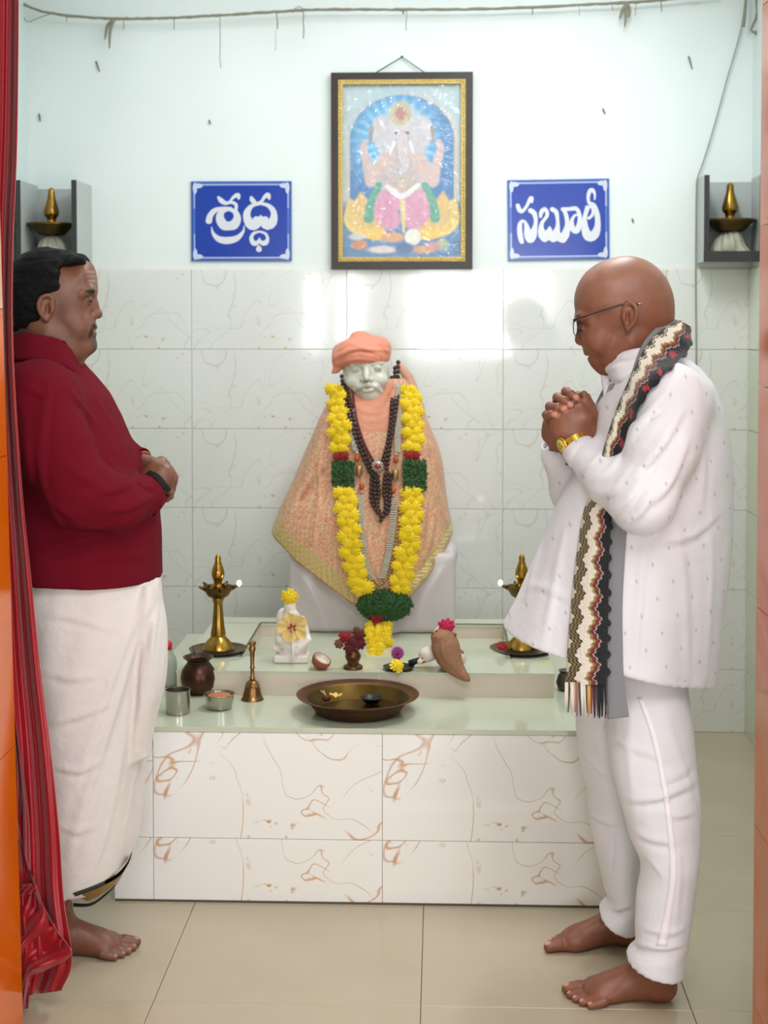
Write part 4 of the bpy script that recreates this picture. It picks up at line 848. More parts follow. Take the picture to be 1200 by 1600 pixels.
v.folds([([(690, 1000), (696, 1030), (720, 1058)], .004, .005), ([(706, 1000), (714, 1030), (728, 1058)], .004, .005), ([(678, 1010), (690, 1038), (715, 1060)], .004, .005)])
v.build('cloth_wrap', mat('brown_cloth', (158, 112, 82), .75, bump=.4, bs=90, var=.15, vs=20), t_, 1)
b = MB()
for i, (x, y) in enumerate([(676, 990), (683, 987), (690, 989), (697, 986), (704, 988), (711, 992)]): b.ball(J3(x, y, -.03), .005, 7, 5)
b.build('bead_ring', mat('brown_bead', (120, 70, 50), .6), t_, local=False)
M_mag = mat('magenta_petal', (214, 20, 90), .6, var=.2, vs=50); FM = bloom('magenta_rose', M_mag, 9, ((1., 0), (.8, .3), (.6, .5))); flower_at(FM, 'magenta rose on top of the brown-wrapped idol', J3(698, 979, -.012), .0265, rot=(.2, 0, .0))
# dark pot half hidden behind the bald man
p = at(884, 1082, PZ); t_ = empty('small_pot', (p[0]+.004, p[1]+.03, PZ), 'small dark metal pot half hidden behind the scarf fringe', 'pot'); lathe_px(p, 0, [(.016, 0), (.024, .004), (.029, .022), (.024, .042), (.018, .05), (.023, .058), (.020, .058), (0, .05)], mat('grey_metal_pot', (92, 90, 86), .4, .7), 'pot_body', t_)
# ================================================================ things on the back wall
# ---- 2-D drawing on flat boards
def grid_board(name, x0, x1, z0, z1, y, nx, nz, paint, m, parent):
    xs_ = np.linspace(x0, x1, nx); zs2 = np.linspace(z0, z1, nz); X, Z = np.meshgrid(xs_, zs2, indexing='ij'); V = np.stack([X.ravel(), np.full(X.size, y), Z.ravel()], 1)
    i, j = np.meshgrid(np.arange(nx-1), np.arange(nz-1), indexing='ij'); a_ = (i*nz+j).ravel(); Q = np.stack([a_, a_+nz, a_+nz+1, a_+1], 1)
    me = mesh(name, V, Q, m, smooth=False); U = (X-x0)/(x1-x0); Vv = 1-(Z-z0)/(z1-z0); c = paint(U, Vv).reshape(-1, 3); vcol(me, c); return obj(name, me, parent, local=False)
def stroke2(U, V, pts, n=26):
    """distance field of a brush stroke; pts rows (x, y, radius)"""
    P = bez(pts, n); d = np.full(U.shape, 9.)
    for i in range(n-1):
        a, b_ = P[i], P[i+1]; vx, vy = b_[0]-a[0], b_[1]-a[1]; L2 = max(vx*vx+vy*vy, 1e-12); t_ = np.clip(((U-a[0])*vx+(V-a[1])*vy)/L2, 0, 1)
        d = np.minimum(d, np.hypot(U-a[0]-t_*vx, V-a[1]-t_*vy)-(a[2]+(b_[2]-a[2])*t_))
    return d
def sign(cx0, cx1, cy0, cy1, strokes, holes, label, tilt, W_, H_, ox, oy):
    """strokes in the pixels of a 1200x1000 crop whose board spans W_ x H_ from (ox, oy)"""
    Ys_ = YB-.006; A, B = W(cx0, cy1, Ys_), W(cx1, cy0, Ys_); t_ = empty('sign', ((A[0]+B[0])/2, Ys_, (A[2]+B[2])/2), label, 'sign', 'blue word signs on the wall')
    b = MB(); b.box((A[0], Ys_-.002, A[2]), (B[0], YB-.001, B[2])); b.build('board', mat('blue_board', (10, 60, 160), .3), t_, smooth=False, local=False)
    def paint(U, V):
        x = ox+U*W_; y = oy+V*H_; blue = np.array(lin((12, 60, 168))); c = np.tile(blue, x.shape+(1,)); wht = np.array(lin((222, 224, 232)))
        d = np.full(x.shape, 99.)
        for s_ in strokes: d = np.minimum(d, stroke2(x, y, s_))
        for s_ in holes: d = np.maximum(d, -stroke2(x, y, s_))
        a_ = np.clip(.5-d/5, 0, 1)[..., None]; c = c*(1-a_)+wht*a_
        bx = np.minimum(U, 1-U)*W_; by = np.minimum(V, 1-V)*H_; ln = ((np.abs(bx-32) < 9) & (by > 24)) | ((np.abs(by-32) < 9) & (bx > 24)); mid = (np.abs(V-.5) < .16)&(bx < 60)
        c[ln] = np.where(mid[ln][:, None], np.array(lin((90, 120, 200))), np.array(lin((168, 182, 224)))); edge = (bx < 16) | (by < 16); c[edge] = lin((60, 104, 180))
        cor = ((((bx-70)/52)**2+((by-44)/26)**2) < 1) | ((((bx-40)/22)**2+((by-70)/60)**2) < 1); c[cor] = lin((205, 212, 234)); return c
    ms = bpy.data.materials.get('sign_print') or mat('sign_print', (10, 60, 160), .22, vc=True, coat=.2)
    grid_board('print', A[0]+.001, B[0]-.001, A[2]+.001, B[2]-.001, Ys_-.0026, 460, 380, paint, ms, t_); t_.rotation_euler = (0, tilt, 0); return t_
# left word
SL_ = [[(345, 255, 12), (375, 290, 26), (420, 318, 20), (480, 310, 16), (530, 335, 18), (530, 395, 16)], [(470, 300, 12), (505, 255, 16), (550, 235, 24), (560, 270, 12)], [(245, 505, 34), (260, 450, 30), (310, 395, 26), (400, 370, 14), (480, 372, 12)],
    [(450, 382, 16), (380, 410, 30), (362, 480, 44), (400, 550, 50), (455, 560, 46), (510, 545, 50), (543, 480, 40), (520, 410, 26), (450, 382, 16)], [(272, 570, 4), (290, 640, 16), (350, 700, 32), (440, 715, 38), (540, 690, 30), (605, 620, 14), (615, 560, 4)],
    [(690, 258, 14), (705, 290, 26), (745, 318, 14), (800, 300, 14), (830, 255, 18), (865, 235, 26), (880, 270, 14)], [(790, 325, 14), (700, 345, 20), (650, 410, 34), (645, 470, 40), (680, 540, 52), (730, 560, 42), (790, 515, 34), (850, 560, 42), (905, 530, 50), (930, 460, 36), (915, 390, 28), (860, 340, 20), (790, 325, 14)],
    [(740, 490, 30), (790, 500, 36), (840, 490, 30)], [(790, 450, 6), (790, 490, 26)],
    [(775, 620, 10), (715, 640, 16), (690, 690, 20), (710, 740, 26), (745, 745, 24), (775, 720, 18), (810, 745, 24), (845, 735, 26), (862, 690, 16), (835, 640, 14), (775, 620, 10)], [(775, 690, 6), (775, 725, 18)], [(770, 780, 14), (770, 808, 30)]]
sign(299, 455.5, 283, 408, SL_, [], 'blue enamel sign with a round two-letter white word, left of the framed picture', 0, 1050, 840, 60, 90)
SR_ = [[(195, 325, 22), (215, 375, 24), (245, 385, 18), (290, 330, 16), (320, 270, 20), (340, 250, 24), (345, 290, 12)], [(330, 380, 26), (370, 410, 26), (385, 490, 20), (375, 560, 26), (350, 640, 46), (325, 690, 38), (300, 640, 40), (290, 560, 28), (270, 500, 14), (240, 490, 16), (215, 530, 24), (215, 620, 28), (230, 700, 26), (240, 715, 18)],
    [(435, 445, 16), (445, 395, 24), (480, 365, 20), (505, 400, 20), (500, 450, 18), (455, 500, 18), (440, 570, 28), (455, 640, 46), (490, 680, 40), (520, 620, 40), (560, 680, 44), (600, 640, 48), (660, 690, 42), (700, 630, 44), (720, 540, 26), (710, 450, 22), (690, 390, 22)],
    [(530, 600, 30), (530, 560, 10)], [(560, 370, 24), (600, 400, 24), (615, 480, 18), (615, 560, 24), (600, 620, 40)], [(670, 370, 20), (740, 370, 20), (810, 365, 22), (845, 420, 20), (850, 510, 26), (825, 590, 32), (795, 605, 26), (770, 570, 28), (765, 500, 20), (790, 445, 14), (825, 430, 12)],
    [(945, 470, 16), (980, 440, 16), (990, 380, 14), (960, 340, 14), (930, 380, 20), (900, 470, 24), (905, 580, 38), (930, 650, 50), (970, 670, 48), (1015, 630, 46), (1040, 540, 30), (1030, 420, 28), (1000, 330, 20), (950, 310, 16)], [(945, 300, 16), (940, 240, 18), (960, 180, 22), (990, 175, 20), (1010, 220, 12), (1008, 270, 8)], [(925, 350, 16), (910, 420, 20)]]
sign(793, 952.5, 280, 406, SR_, [], 'blue enamel sign with a wide white word, right of the framed picture', -.012, 1070, 850, 90, 55)
# ---- framed devotional picture: seated elephant-headed figure on a yellow lotus under a blue arch
def poster(U, V):
    x = 100+U*880; y = 215+V*1265; n1 = noise3(91, 8, .004, .02); n2 = noise3(92, 8, .02, .05); N1, N2 = n1(x, y, 0*x), n2(x, y, 0*x)
    c = np.tile(np.array(lin((176, 196, 204))), x.shape+(1,))
    def put_(d, col, soft=8, amt=1.):
        nonlocal c
        a_ = (np.clip(.5-d/soft, 0, 1)*amt)[..., None]; c = c*(1-a_)+np.array(lin(col))*a_
    def ell(cx, cy, rx, ry): return (np.hypot((x-cx)/rx, (y-cy)/ry)-1)*min(rx, ry)
    arch = np.maximum(np.abs(x-540)-385, 0); ar = np.where(y > 620, np.abs(x-540)-385, np.hypot(x-540, (y-620)*1.18)-385); put_(ar-28, (198, 190, 180)); put_(ar, (66, 124, 180), 10)
    t_ = np.arctan2(y-640, x-500); rays = ell(500, 640, 300, 330); put_(rays, (92, 176, 222), 160, .8); put_(np.where(np.sin(t_*26) > .2, rays, 60), (150, 212, 238), 120, .5)
    put_(np.maximum(1080-y, ar-28), (60, 116, 172), 30); put_(1090-y, (84, 130, 176), 60)
    for cx, sg in ((230, 1), (860, -1)):
        for k_, (a0, ln, w0) in enumerate(((-.25, 260, 80), (.05, 300, 84), (.4, 300, 80))): bx_, by_ = 540-sg*190, 1290; ex, ey = bx_-sg*ln*math.sin(.75-a0*.9), by_-ln*math.cos(.75-a0*.9); put_(stroke2(x, y, [(bx_, by_, 60), ((bx_+ex)/2-sg*40, (by_+ey)/2, w0), (ex, ey, 14)], 12), (232-k_*6, 206-k_*12, 116), 14)
        put_(stroke2(x, y, [(540-sg*150, 1310, 40), (540-sg*270, 1300, 34), (540-sg*350, 1275, 6)], 10), (238, 196, 96), 12)
    put_(ell(540, 660, 175, 300), (186, 192, 204), 50); put_(ell(545, 880, 185, 200), (190, 176, 182), 20)
    for sg in (-1, 1):
        put_(stroke2(x, y, [(540+sg*110, 760, 60), (540+sg*200, 860, 50), (540+sg*235, 930, 36), (540+sg*255, 800, 34), (540+sg*285, 690, 26), (540+sg*275, 640, 20)], 18), (206, 178, 176), 16)
        put_(ell(540+sg*150, 560, 76, 120), (196, 190, 198), 20); put_(stroke2(x, y, [(540+sg*235, 640, 8), (540+sg*225, 540, 18), (540+sg*220, 520, 4)], 8), (150, 140, 134), 8)
    put_(ell(540, 560, 100, 140), (198, 194, 202), 14); put_(ell(532, 430, 80, 86), (190, 176, 140), 12); put_(ell(532, 430, 40, 50), (176, 120, 120), 12); put_(stroke2(x, y, [(540, 600, 50), (545, 720, 44), (570, 800, 36), (540, 850, 30)], 14), (150, 146, 158), 14); put_(stroke2(x, y, [(540, 600, 44), (545, 720, 38), (570, 800, 30), (540, 850, 24)], 14), (204, 190, 196), 12)
    for sg in (-1, 1): put_(ell(540+sg*42, 570, 15, 9), (90, 84, 92), 6); put_(stroke2(x, y, [(540+sg*60, 640, 10), (540+sg*80, 700, 8), (540+sg*90, 720, 3)], 8), (232, 230, 220), 6)
    for k_ in range(5): put_(ell(540, 900+k_*26, 90-k_*10, 5), (200, 180, 120), 6)
    for sg in (-1, 1): put_(stroke2(x, y, [(540+sg*60, 1060, 80), (540+sg*150, 1090, 90), (540+sg*90, 1200, 80)], 10), (212, 148, 178), 18); put_(stroke2(x, y, [(540+sg*170, 950, 24), (540+sg*230, 1080, 30), (540+sg*245, 1190, 38)], 10), (86, 160, 136), 12)
    put_(stroke2(x, y, [(545, 1070, 20), (550, 1180, 18), (555, 1290, 10)], 8), (226, 204, 150), 10); put_(stroke2(x, y, [(430, 960, 16), (540, 1030, 20), (660, 950, 16)], 10), (226, 228, 226), 14)
    for cx, cy, rx, ry, col in ((225, 1385, 60, 36, (206, 140, 96)), (470, 1330, 90, 34, (222, 160, 120)), (400, 1420, 110, 26, (222, 206, 206)), (620, 1330, 60, 60, (232, 230, 220)), (700, 1420, 100, 28, (214, 160, 120)), (840, 1380, 46, 40, (160, 176, 140)), (560, 1410, 70, 40, (80, 110, 160)), (210, 1325, 60, 24, (206, 206, 206)), (770, 1390, 60, 24, (206, 150, 160))): put_(ell(cx, cy, rx, ry), col, 14)
    speck = (N2 > 1.35) & (V < .16); c[speck] = lin((222, 230, 232)); det = np.clip(N2*.04, -.07, .07)[..., None]; c = c*(1+det); c = c*.92+np.array(lin((226, 234, 238)))*.08; return np.clip(c, 0, 1)
def plastic():
    m, nt, b = nodes('poster_under_plastic'); L = nt.links.new; at_ = nd(nt, 'Attribute', attribute_name='Col'); L(at_.outputs['Color'], b.inputs['Base Color']); b.inputs['Roughness'].default_value = .5; b.inputs['Coat Weight'].default_value = 1.; b.inputs['Coat Roughness'].default_value = .04
    tc = nd(nt, 'TexCoord'); n = nd(nt, 'TexNoise'); n.inputs['Scale'].default_value = 11; n.inputs['Detail'].default_value = 3; n.inputs['Distortion'].default_value = 2.2; L(tc.outputs['Object'], n.inputs['Vector']); bp = nd(nt, 'Bump', n0=.75, n1=.02); L(n.outputs[0], bp.inputs['Height']); L(bp.outputs[0], b.inputs['Coat Normal']); return m
Yf_ = YB-.03; A, B = W(517.5, 420, Yf_), W(739, 112, Yf_); pf = empty('picture_frame', ((A[0]+B[0])/2, YB-.012, B[2]), 'dark framed devotional picture with gold inner edge, hung between the blue signs', 'picture')
M_frame = mat('dark_brown_frame', (48, 34, 26), .35, var=.3, vs=12); M_giltl = mat('gilt_edge', (206, 178, 106), .35, .6, bump=.5, bs=200); fw_ = .029
def frame_bars(a0, b0, w_, y0, y1, m, name, dots=None):
    for i, V in enumerate((((a0[0], a0[1]), (b0[0], a0[1]), (b0[0]-w_, a0[1]+w_), (a0[0]+w_, a0[1]+w_)), ((a0[0], b0[1]), (a0[0]+w_, b0[1]-w_), (b0[0]-w_, b0[1]-w_), (b0[0], b0[1])), ((a0[0], a0[1]), (a0[0]+w_, a0[1]+w_), (a0[0]+w_, b0[1]-w_), (a0[0], b0[1])), ((b0[0], a0[1]), (b0[0], b0[1]), (b0[0]-w_, b0[1]-w_), (b0[0]-w_, a0[1]+w_)))):
        b = MB(); Q = [(x, y0, z) for x, z in V]+[(x, y1, z) for x, z in V]; b.add(Q, [(0, 1, 2, 3), (7, 6, 5, 4)]+[(k, (k+1) % 4+0, (k+1) % 4+4, k+4)[::-1] for k in range(4)]); b.build(name, m, pf, smooth=False, local=False)
a0, b0 = (A[0], A[2]), (B[0], B[2]); frame_bars(a0, b0, .031, YB-.03, YB-.004, M_frame, 'frame_bar'); a1_, b1_ = (a0[0]+.027, a0[1]+.027), (b0[0]-.027, b0[1]-.027); frame_bars(a1_, b1_, .016, YB-.033, YB-.012, M_giltl, 'gilt_strip')
b = MB()
for i in range(60):
    z = a1_[1]+.01+(b1_[1]-a1_[1]-.02)*i/59
    for x in (a1_[0]+.006, b1_[0]-.006): b.ball((x, YB-.0335, z), (.0032, .002, .0036), 6, 4)
for i in range(42):
    x = a1_[0]+.01+(b1_[0]-a1_[0]-.02)*i/41
    for z in (a1_[1]+.006, b1_[1]-.006): b.ball((x, YB-.0335, z), (.0036, .002, .0032), 6, 4)
o = b.build('gilt_beading', M_giltl, pf, local=False); o['kind'] = 'stuff'
grid_board('print', a1_[0]+.014, b1_[0]-.014, a1_[1]+.014, b1_[1]-.014, YB-.016, 260, 380, poster, plastic(), pf)
b = MB(); n_ = Vector(W(628, 89, YB-.01)); b.tube([Vector(W(588, 113, YB-.02)), n_, Vector(W(663, 113, YB-.02))], .0022, 6, cap=False); b.ball(n_+Vector((0, -.003, 0)), .005, 8, 6); b.build('hanging_cord', mat('green_cord', (70, 96, 92), .7), pf, local=False)
# ---- two wall shelves, each with an upturned brass lamp on a wrapped bundle
def shelf(x0, x1, ytop, ybot, dep, label, inner, lamp_px, lamp_label, bundle_label, gone_left=False):
    Yf = YB-dep; A, B = W(x0, ybot, Yf), W(x1, ytop, Yf); t_ = empty('wall_shelf', ((A[0]+B[0])/2, YB-dep/2, A[2]), label, 'shelf', 'wall shelves'); th = .017
    for nm, a_, b_ in (('side_panel', (A[0], Yf+.004, A[2]), (A[0]+th, YB-.002, B[2])), ('side_panel', (B[0]-th, Yf+.004, A[2]), (B[0], YB-.002, B[2])), ('bottom_panel', (A[0], Yf+.004, A[2]-.018), (B[0], YB-.002, A[2])), ('back_panel', (A[0]+th, YB-.008, A[2]), (B[0]-th, YB-.002, B[2]-.012))):
        b = MB(); b.box(a_, b_); b.build(nm, M_lam, t_, smooth=False, local=False)
    for a_, b_ in (((A[0]-.0005, Yf, A[2]), (A[0]+th+.001, Yf+.004, B[2])), ((B[0]-th-.001, Yf, A[2]), (B[0]+.0005, Yf+.004, B[2])), ((A[0]-.001, Yf-.001, A[2]-.019), (B[0]+.001, Yf+.004, A[2]+.02))): b = MB(); b.box(a_, b_); b.build('edge_strip', M_dark_wood, t_, smooth=False, local=False)
    px, pf_, pd, pb = lamp_px; Yl = YB-dep*.5; sc = Yl/F; c = W(px, pb, Yl); L = empty('oil_lamp', (c[0], Yl, W(px, pd, Yl)[2]), lamp_label, 'lamp', 'lamps on the wall shelves'); z0 = W(px, pd, Yl)[2]; hh = lambda y: (W(px, y, Yl)[2]-z0)
    k = (pd-pf_)/60
    lathe_px(c, 0, [(r*sc*k, hh(pf_+y*k)) for r, y in [(20, 78), (26, 72), (28, 66), (24, 62), (9, 60), (7, 56), (8, 50), (12, 46), (13, 40), (10, 28), (6.5, 16), (5.5, 8), (5.5, 3), (3, 0), (0, -1)]], M_brass, 'finial', L); lathe_px(c, 0, [(22*sc*k, hh(pf_+78*k)), (34*sc*k, hh(pf_+66*k)), (42*sc*k, hh(pf_+62*k)), (42*sc*k, hh(pf_+59*k)), (20*sc*k, hh(pf_+62*k)), (0, hh(pf_+63*k))], M_brass_d, 'oil_dish', L)
    zb = A[2]; zt = hh(pf_+76*k)+z0; bv_ = Vol((c[0]-.085, Yl-.07, zb-.004), (c[0]+.085, Yl+.07, zt+.01), .003); bv_.ell((c[0]-.02, Yl, zb+.02), (.055, .05, .035), 0); bv_.ell((c[0]+.03, Yl-.005, zb+.018), (.045, .05, .032), .012); bv_.ell((c[0], Yl, (zb+zt)/2-.004), (.056, .05, (zt-zb)/2), .02)
    nn = noise3(int(px), 7, 6, 14); bv_.disp(lambda x, y, z: nn(x, y, z)*.005+np.sin(np.arctan2(y-Yl, x-c[0])*11+z*40)*.003); bv_.plane((0, 0, zb), (0, 0, -1)); o = bv_.build('cloth_bundle', mat('wrapped_cloth', (190, 188, 170), .6, bump=.5, bs=60, var=.15, vs=20), None, 1); tag(o, bundle_label, 'bundle', 'bundles on the wall shelves'); return t_
shelf(25, 119, 281, 425, .235, 'open grey wall shelf with dark edges above the black-haired man', 0, (81, 294, 350, 395), 'small brass oil lamp top standing on the wall shelf above the black-haired man', 'crumpled pale wrapped bundle on the shelf above the black-haired man')
shelf(1100, 1196, 273, 401, .155, 'open grey wall shelf with dark edges at the right end of the wall', 0, (1140, 286, 344, 395), 'small brass oil lamp top standing on the right wall shelf', 'crumpled pale wrapped bundle on the right wall shelf')
# ---- twine across the top of the wall with leftover threads, hanging cable
M_twine = mat('dusty_twine', (150, 146, 128), .9, bump=.6, bs=200); M_thread = mat('thread_grey', (120, 128, 122), .8)
tw = empty('twine', W(600, 12, YB-.05), 'dusty twine strung across the top of the back wall with leftover threads', 'twine')
R_ = random.Random(2); pts = bez([(28, 2), (60, 16), (110, 25), (185, 29), (260, 28), (340, 24), (420, 19), (500, 15), (620, 15), (760, 14), (900, 8), (1010, 2), (1120, -8)], 160)
b = MB(); b.tube([W(x, y+R_.uniform(-.5, .5), YB-.05) for x, y in pts], [.0052+R_.uniform(-.001, .0012) for _ in pts], 6); b.build('cord', M_twine, tw, local=False)
for x, y0, y1, r in ((104, 26, 34, .0013), (193, 28, 46, .0014), (272, 27, 46, .0014), (344, 23, 106, .0012), (433, 19, 45, .0018), (431, 45, 80, .0007), (474, 16, 60, .0018), (635, 15, 48, .0012), (630, 15, 22, .003), (832, 12, 22, .002), (905, 8, 24, .001), (993, 4, 24, .001), (1033, 2, 18, .0016), (957, 5, 16, .0012)):
    b = MB(); b.tube([W(x+R_.uniform(-1, 1), y0+(y1-y0)*i/5, YB-.05) for i in range(6)], r, 5); b.build('loose_thread', M_thread, tw, local=False)
for (x, y), P in (((174, 30), [(180, 30), (168, 40), (164, 62)]), ((174, 30), [(178, 30), (172, 48), (171, 76)]), ((978, 6), [(978, 6), (972, 18), (968, 30)]), ((978, 6), [(977, 5), (978, 20), (976, 42)]), ((978, 6), [(979, 5), (984, 16), (982, 28)]), ((55, 10), [(30, 12), (42, 34), (60, 28), (84, 20)]), ((505, 12), [(460, 14), (468, 10), (476, 16)])):
    b = MB(); b.tube([W(a_, c_, YB-.05) for a_, c_ in bez(P, 8)], [.006, .007, .007, .006, .006, .005, .004, .002] if len(P) == 3 and P[0][0] not in (460,) else .0016, 6); b.build('knot_end', M_twine, tw, local=False)
cb_ = empty('cable', W(1088, 560, YB-.012), 'thin grey cable running down the wall beside the right shelf', 'cable')
b = MB(); b.tube([W(x, y, YB-.02) for x, y in bez([(1168, -30), (1158, 45), (1137, 120), (1118, 190), (1100, 250), (1091, 275), (1088, 300), (1087, 420), (1088, 560), (1088, 760)], 60)], .0028, 6); b.build('cable_run', mat('grey_cable', (142, 150, 140), .6), cb_, local=False)
rp = empty('rope_bundle', W(1180, 20, YB-.06), 'loose hank of rope hanging in the upper right corner', 'rope'); b = MB()
for P in ([(1166, -20), (1164, 20), (1162, 42)], [(1180, -20), (1183, 20), (1176, 40), (1174, 48), (1184, 54), (1192, 62)], [(1187, -20), (1186, 14), (1190, 40), (1188, 50), (1178, 50)], [(1176, -20), (1184, 0), (1190, 20)]): b.tube([W(a_, c_, YB-.06) for a_, c_ in bez(P, 12)], .005, 6)
b.build('strand', M_twine, rp, local=False)
# nail marks on the painted wall
M_nail = mat('rusty_nail', (110, 116, 112), .6)
for i, (x, y, dx, dy, w_) in enumerate(((153, 104, 3, 8, 'on the upper left wall'), (328, 191, 1, 3, 'left of the picture above the left sign'), (944, 174, 2, 4, 'above the right blue sign'), (1079, 98, 3, 10, 'high on the wall right of the picture'), (62, 184, 1, 6, 'above the left shelf'), (989, 345, 1, 3, 'right of the right blue sign'))):
    b = MB(); b.tube([W(x-dx, y-dy, YB+.0), W(x-dx*.3, y-dy*.3, YB-.008), W(x+dx*.4, y+dy*.6, YB-.006), W(x+dx, y+dy, YB-.003)], [.003, .0034, .0024, .0015], 6); o = b.build('nail', M_nail); tag(o, 'small bent nail '+w_, 'nail', 'nails in the painted wall')
# tube light above the frame of the picture (out of view)
t_ = empty('tube_light', (.45, 4.05, 2.985), 'slim white tube light fixed to the shrine ceiling', 'lamp'); b = MB(); b.box((-.65, -.03, -.02), (.65, .03, .014)); b.build('housing', M_white, t_, smooth=False)
b = MB(); b.tube([(-.6, 0, -.034), (.6, 0, -.034)], .013, 10); b.build('tube', mat('lit_tube', (255, 255, 250), .5, emis=6), t_)
# ================================================================ bald man in white, hands clasped (faces left)
YM = 3.38
def R3(px, py, dy=0.): return W(px, py, YM+dy)
rm = empty('person', (R3(1010, 1000)[0], YM, 0), 'bald man in white embroidered shirt and trousers with patterned scarf, head bowed over clasped hands', 'person')
# ---- head
v = Vol(R3(880, 640, .0)+np.array([0, -.13, 0]), R3(1075, 388, 0)+np.array([0, .13, 0]), .0022)
v.ell(R3(978, 474), (.1075, .079, .108), .02)
v.ell(R3(946, 470), (.066, .068, .075), .03)
v.ell(R3(1004, 490), (.066, .07, .075), .02)
v.ell(R3(940, 512), (.053, .060, .058), .02)
v.ell(R3(955, 540), (.050, .056, .045), .02)
for s in (-1, 1):
    v.ell(R3(933, 530, s*.034), (.03, .027, .03), .02)
    v.cone(R3(985, 532, s*.05), R3(951, 566, s*.02), .022, .016, .02)
    v.cone(R3(905, 497, s*.008), R3(908, 496, s*.034), .009, .008, .012); v.cone(R3(908, 496, s*.034), R3(922, 500, s*.052), .008, .008, .014)
    v.ell(R3(903.5, 512, s*.031), (.011, .017, .012), .01, 'S')
    v.ell(R3(911.5, 513, s*.031), (.0125, .0135, .0125), .003)
    v.cone(R3(902.5, 517, s*.04), R3(902, 517, s*.022), .0022, .0022, .004)
v.chain([R3(907, 501), R3(906, 514), R3(905, 529)], [.0070, .0080, .0100], .01)
v.ell(R3(907.5, 533), (.0120, .0115, .0100), .006)
for s in (-1, 1): v.ell(R3(914, 536.5, s*.0125), (.0095, .0075, .0075), .005); v.ell(R3(911.5, 542.5, s*.007), (.0045, .0035, .003), .002, 'S')
v.cone(R3(920, 548, -.014), R3(920, 548, .014), .012, .012, .014); v.ell(R3(931, 562), (.016, .022, .02), .014)
for s in (-1, 1):
    v.chain([R3(918.5, 551.5, 0), R3(920, 551.5, s*.012), R3(927, 554.5, s*.024)], [.0058, .0052, .0025], .006)
    v.chain([R3(924.5, 560.5, 0), R3(926, 560, s*.012), R3(931, 557.5, s*.023)], [.0064, .0056, .0025], .006)
v.chain([R3(920.5, 556.6, -.022), R3(917.5, 556.2, 0), R3(920.5, 556.6, .022)], [.0016, .0024, .0016], .004, 'S')
v.ell(R3(942, 575), (.0175, .021, .0145), .012)
v.cone(R3(956, 580), R3(978, 570), .017, .035, .02)
v.cone(R3(988, 535), R3(1003, 610), .060, .068, .025)
v.cone(R3(1010, 505), R3(1020, 600), .055, .07, .02)
for s in (-1, 1): ear(v, R3(982, 495.5, s*.077), s, h=.066, wd=.03, tilt=-.12, fx=-1.)
hb = v
# ---- hands
h = Vol(R3(835, 730)+np.array([0, -.13, 0]), R3(950, 590)+np.array([0, .12, 0]), .0019)
def pt(x, y, d): return R3(x, y, d)
# left hand (near): wrist, back of the hand, thumb
h.cone(pt(915, 722, -.062), pt(900, 692, -.052), .029, .026, .01)
for kx, ky, r in ((866, 654, .0125), (877, 645, .0135), (891, 638, .0138), (906, 634, .0130)): h.chain([pt(902, 694, -.048), pt(kx+8, ky+22, -.046), pt(kx, ky, -.038)], [.017, .0165, r], .018)
h.ell(pt(893, 668, -.042), (.037, .017, .035), .02)
h.chain([pt(914, 694, -.046), pt(924, 672, -.036), pt(926, 650, -.028), pt(917, 630, -.03), pt(912, 616, -.034)], [.018, .0165, .0135, .0115, .0088], .010)
# its fingers fold over the far hand
for kx, ky in ((866, 654), (877, 645), (891, 638), (906, 634)): h.chain([pt(kx, ky, -.036), pt(kx-5, ky-14, -.012), pt(kx-3, ky-16, .018), pt(kx+8, ky-2, .036)], [.0118, .0105, .0098, .0085], .004)
# right hand (far) with its fingers lying over the near one
h.cone(pt(880, 722, .055), pt(874, 694, .04), .029, .026, .01); h.ell(pt(872, 670, .018), (.033, .02, .042), .02)
for kx, ky in ((857, 664), (862, 650), (872, 638), (884, 628)): h.chain([pt(878, 694, .035), pt(kx+3, ky+14, .022), pt(kx, ky, .006)], [.018, .0165, .013], .014)
for (x0, y0), (x1, y1), (x2, y2), r in (((857, 660), (853.5, 648), (867, 648), .0088), ((861, 648), (859, 635), (881, 639), .0096), ((870, 636), (871, 621), (891, 632.5), .0100), ((882, 626), (884.5, 611.5), (900, 621.5), .0096)):
    h.chain([pt(x0, y0, .004), pt(x1, y1, -.026), pt((x1+x2)/2, (y1+y2)/2-.6, -.049), pt(x2, y2, -.0545)], [r*1.1, r*1.1, r*1.0, r*.86], .0035)
h.chain([pt(905, 690, .03), pt(915, 660, .012), pt(921, 635, -.008), pt(917, 620, -.016)], [.017, .015, .012, .009], .008)
# ---- feet
f = Vol(WZ(850, 1600, 0)+np.array([0, -.08, -.0]), WZ(1090, 1500, 0)+np.array([.04, .32, .3]), .0032)
f.lo[2] = -.004
g1, g2 = WZ(1046, 1566, 0), WZ(903, 1574, 0); near_ang = math.atan2(g2[1]-g1[1]+.03, g2[0]-g1[0])
nails = foot(f, (g1[0]+.012, g1[1]+.012), math.radians(183), -1, .243, leg_top=tuple(W(1028, 1440, YM-.14)), leg_r=.034)
g3 = WZ(985, 1478, 0)
nails += foot(f, (g3[0]+.03, g3[1]+.012), math.radians(186), 1, .243, leg_top=tuple(W(974, 1385, YM+.15)), leg_r=.030)
f.plane((0, 0, 0), (0, 0, -1))
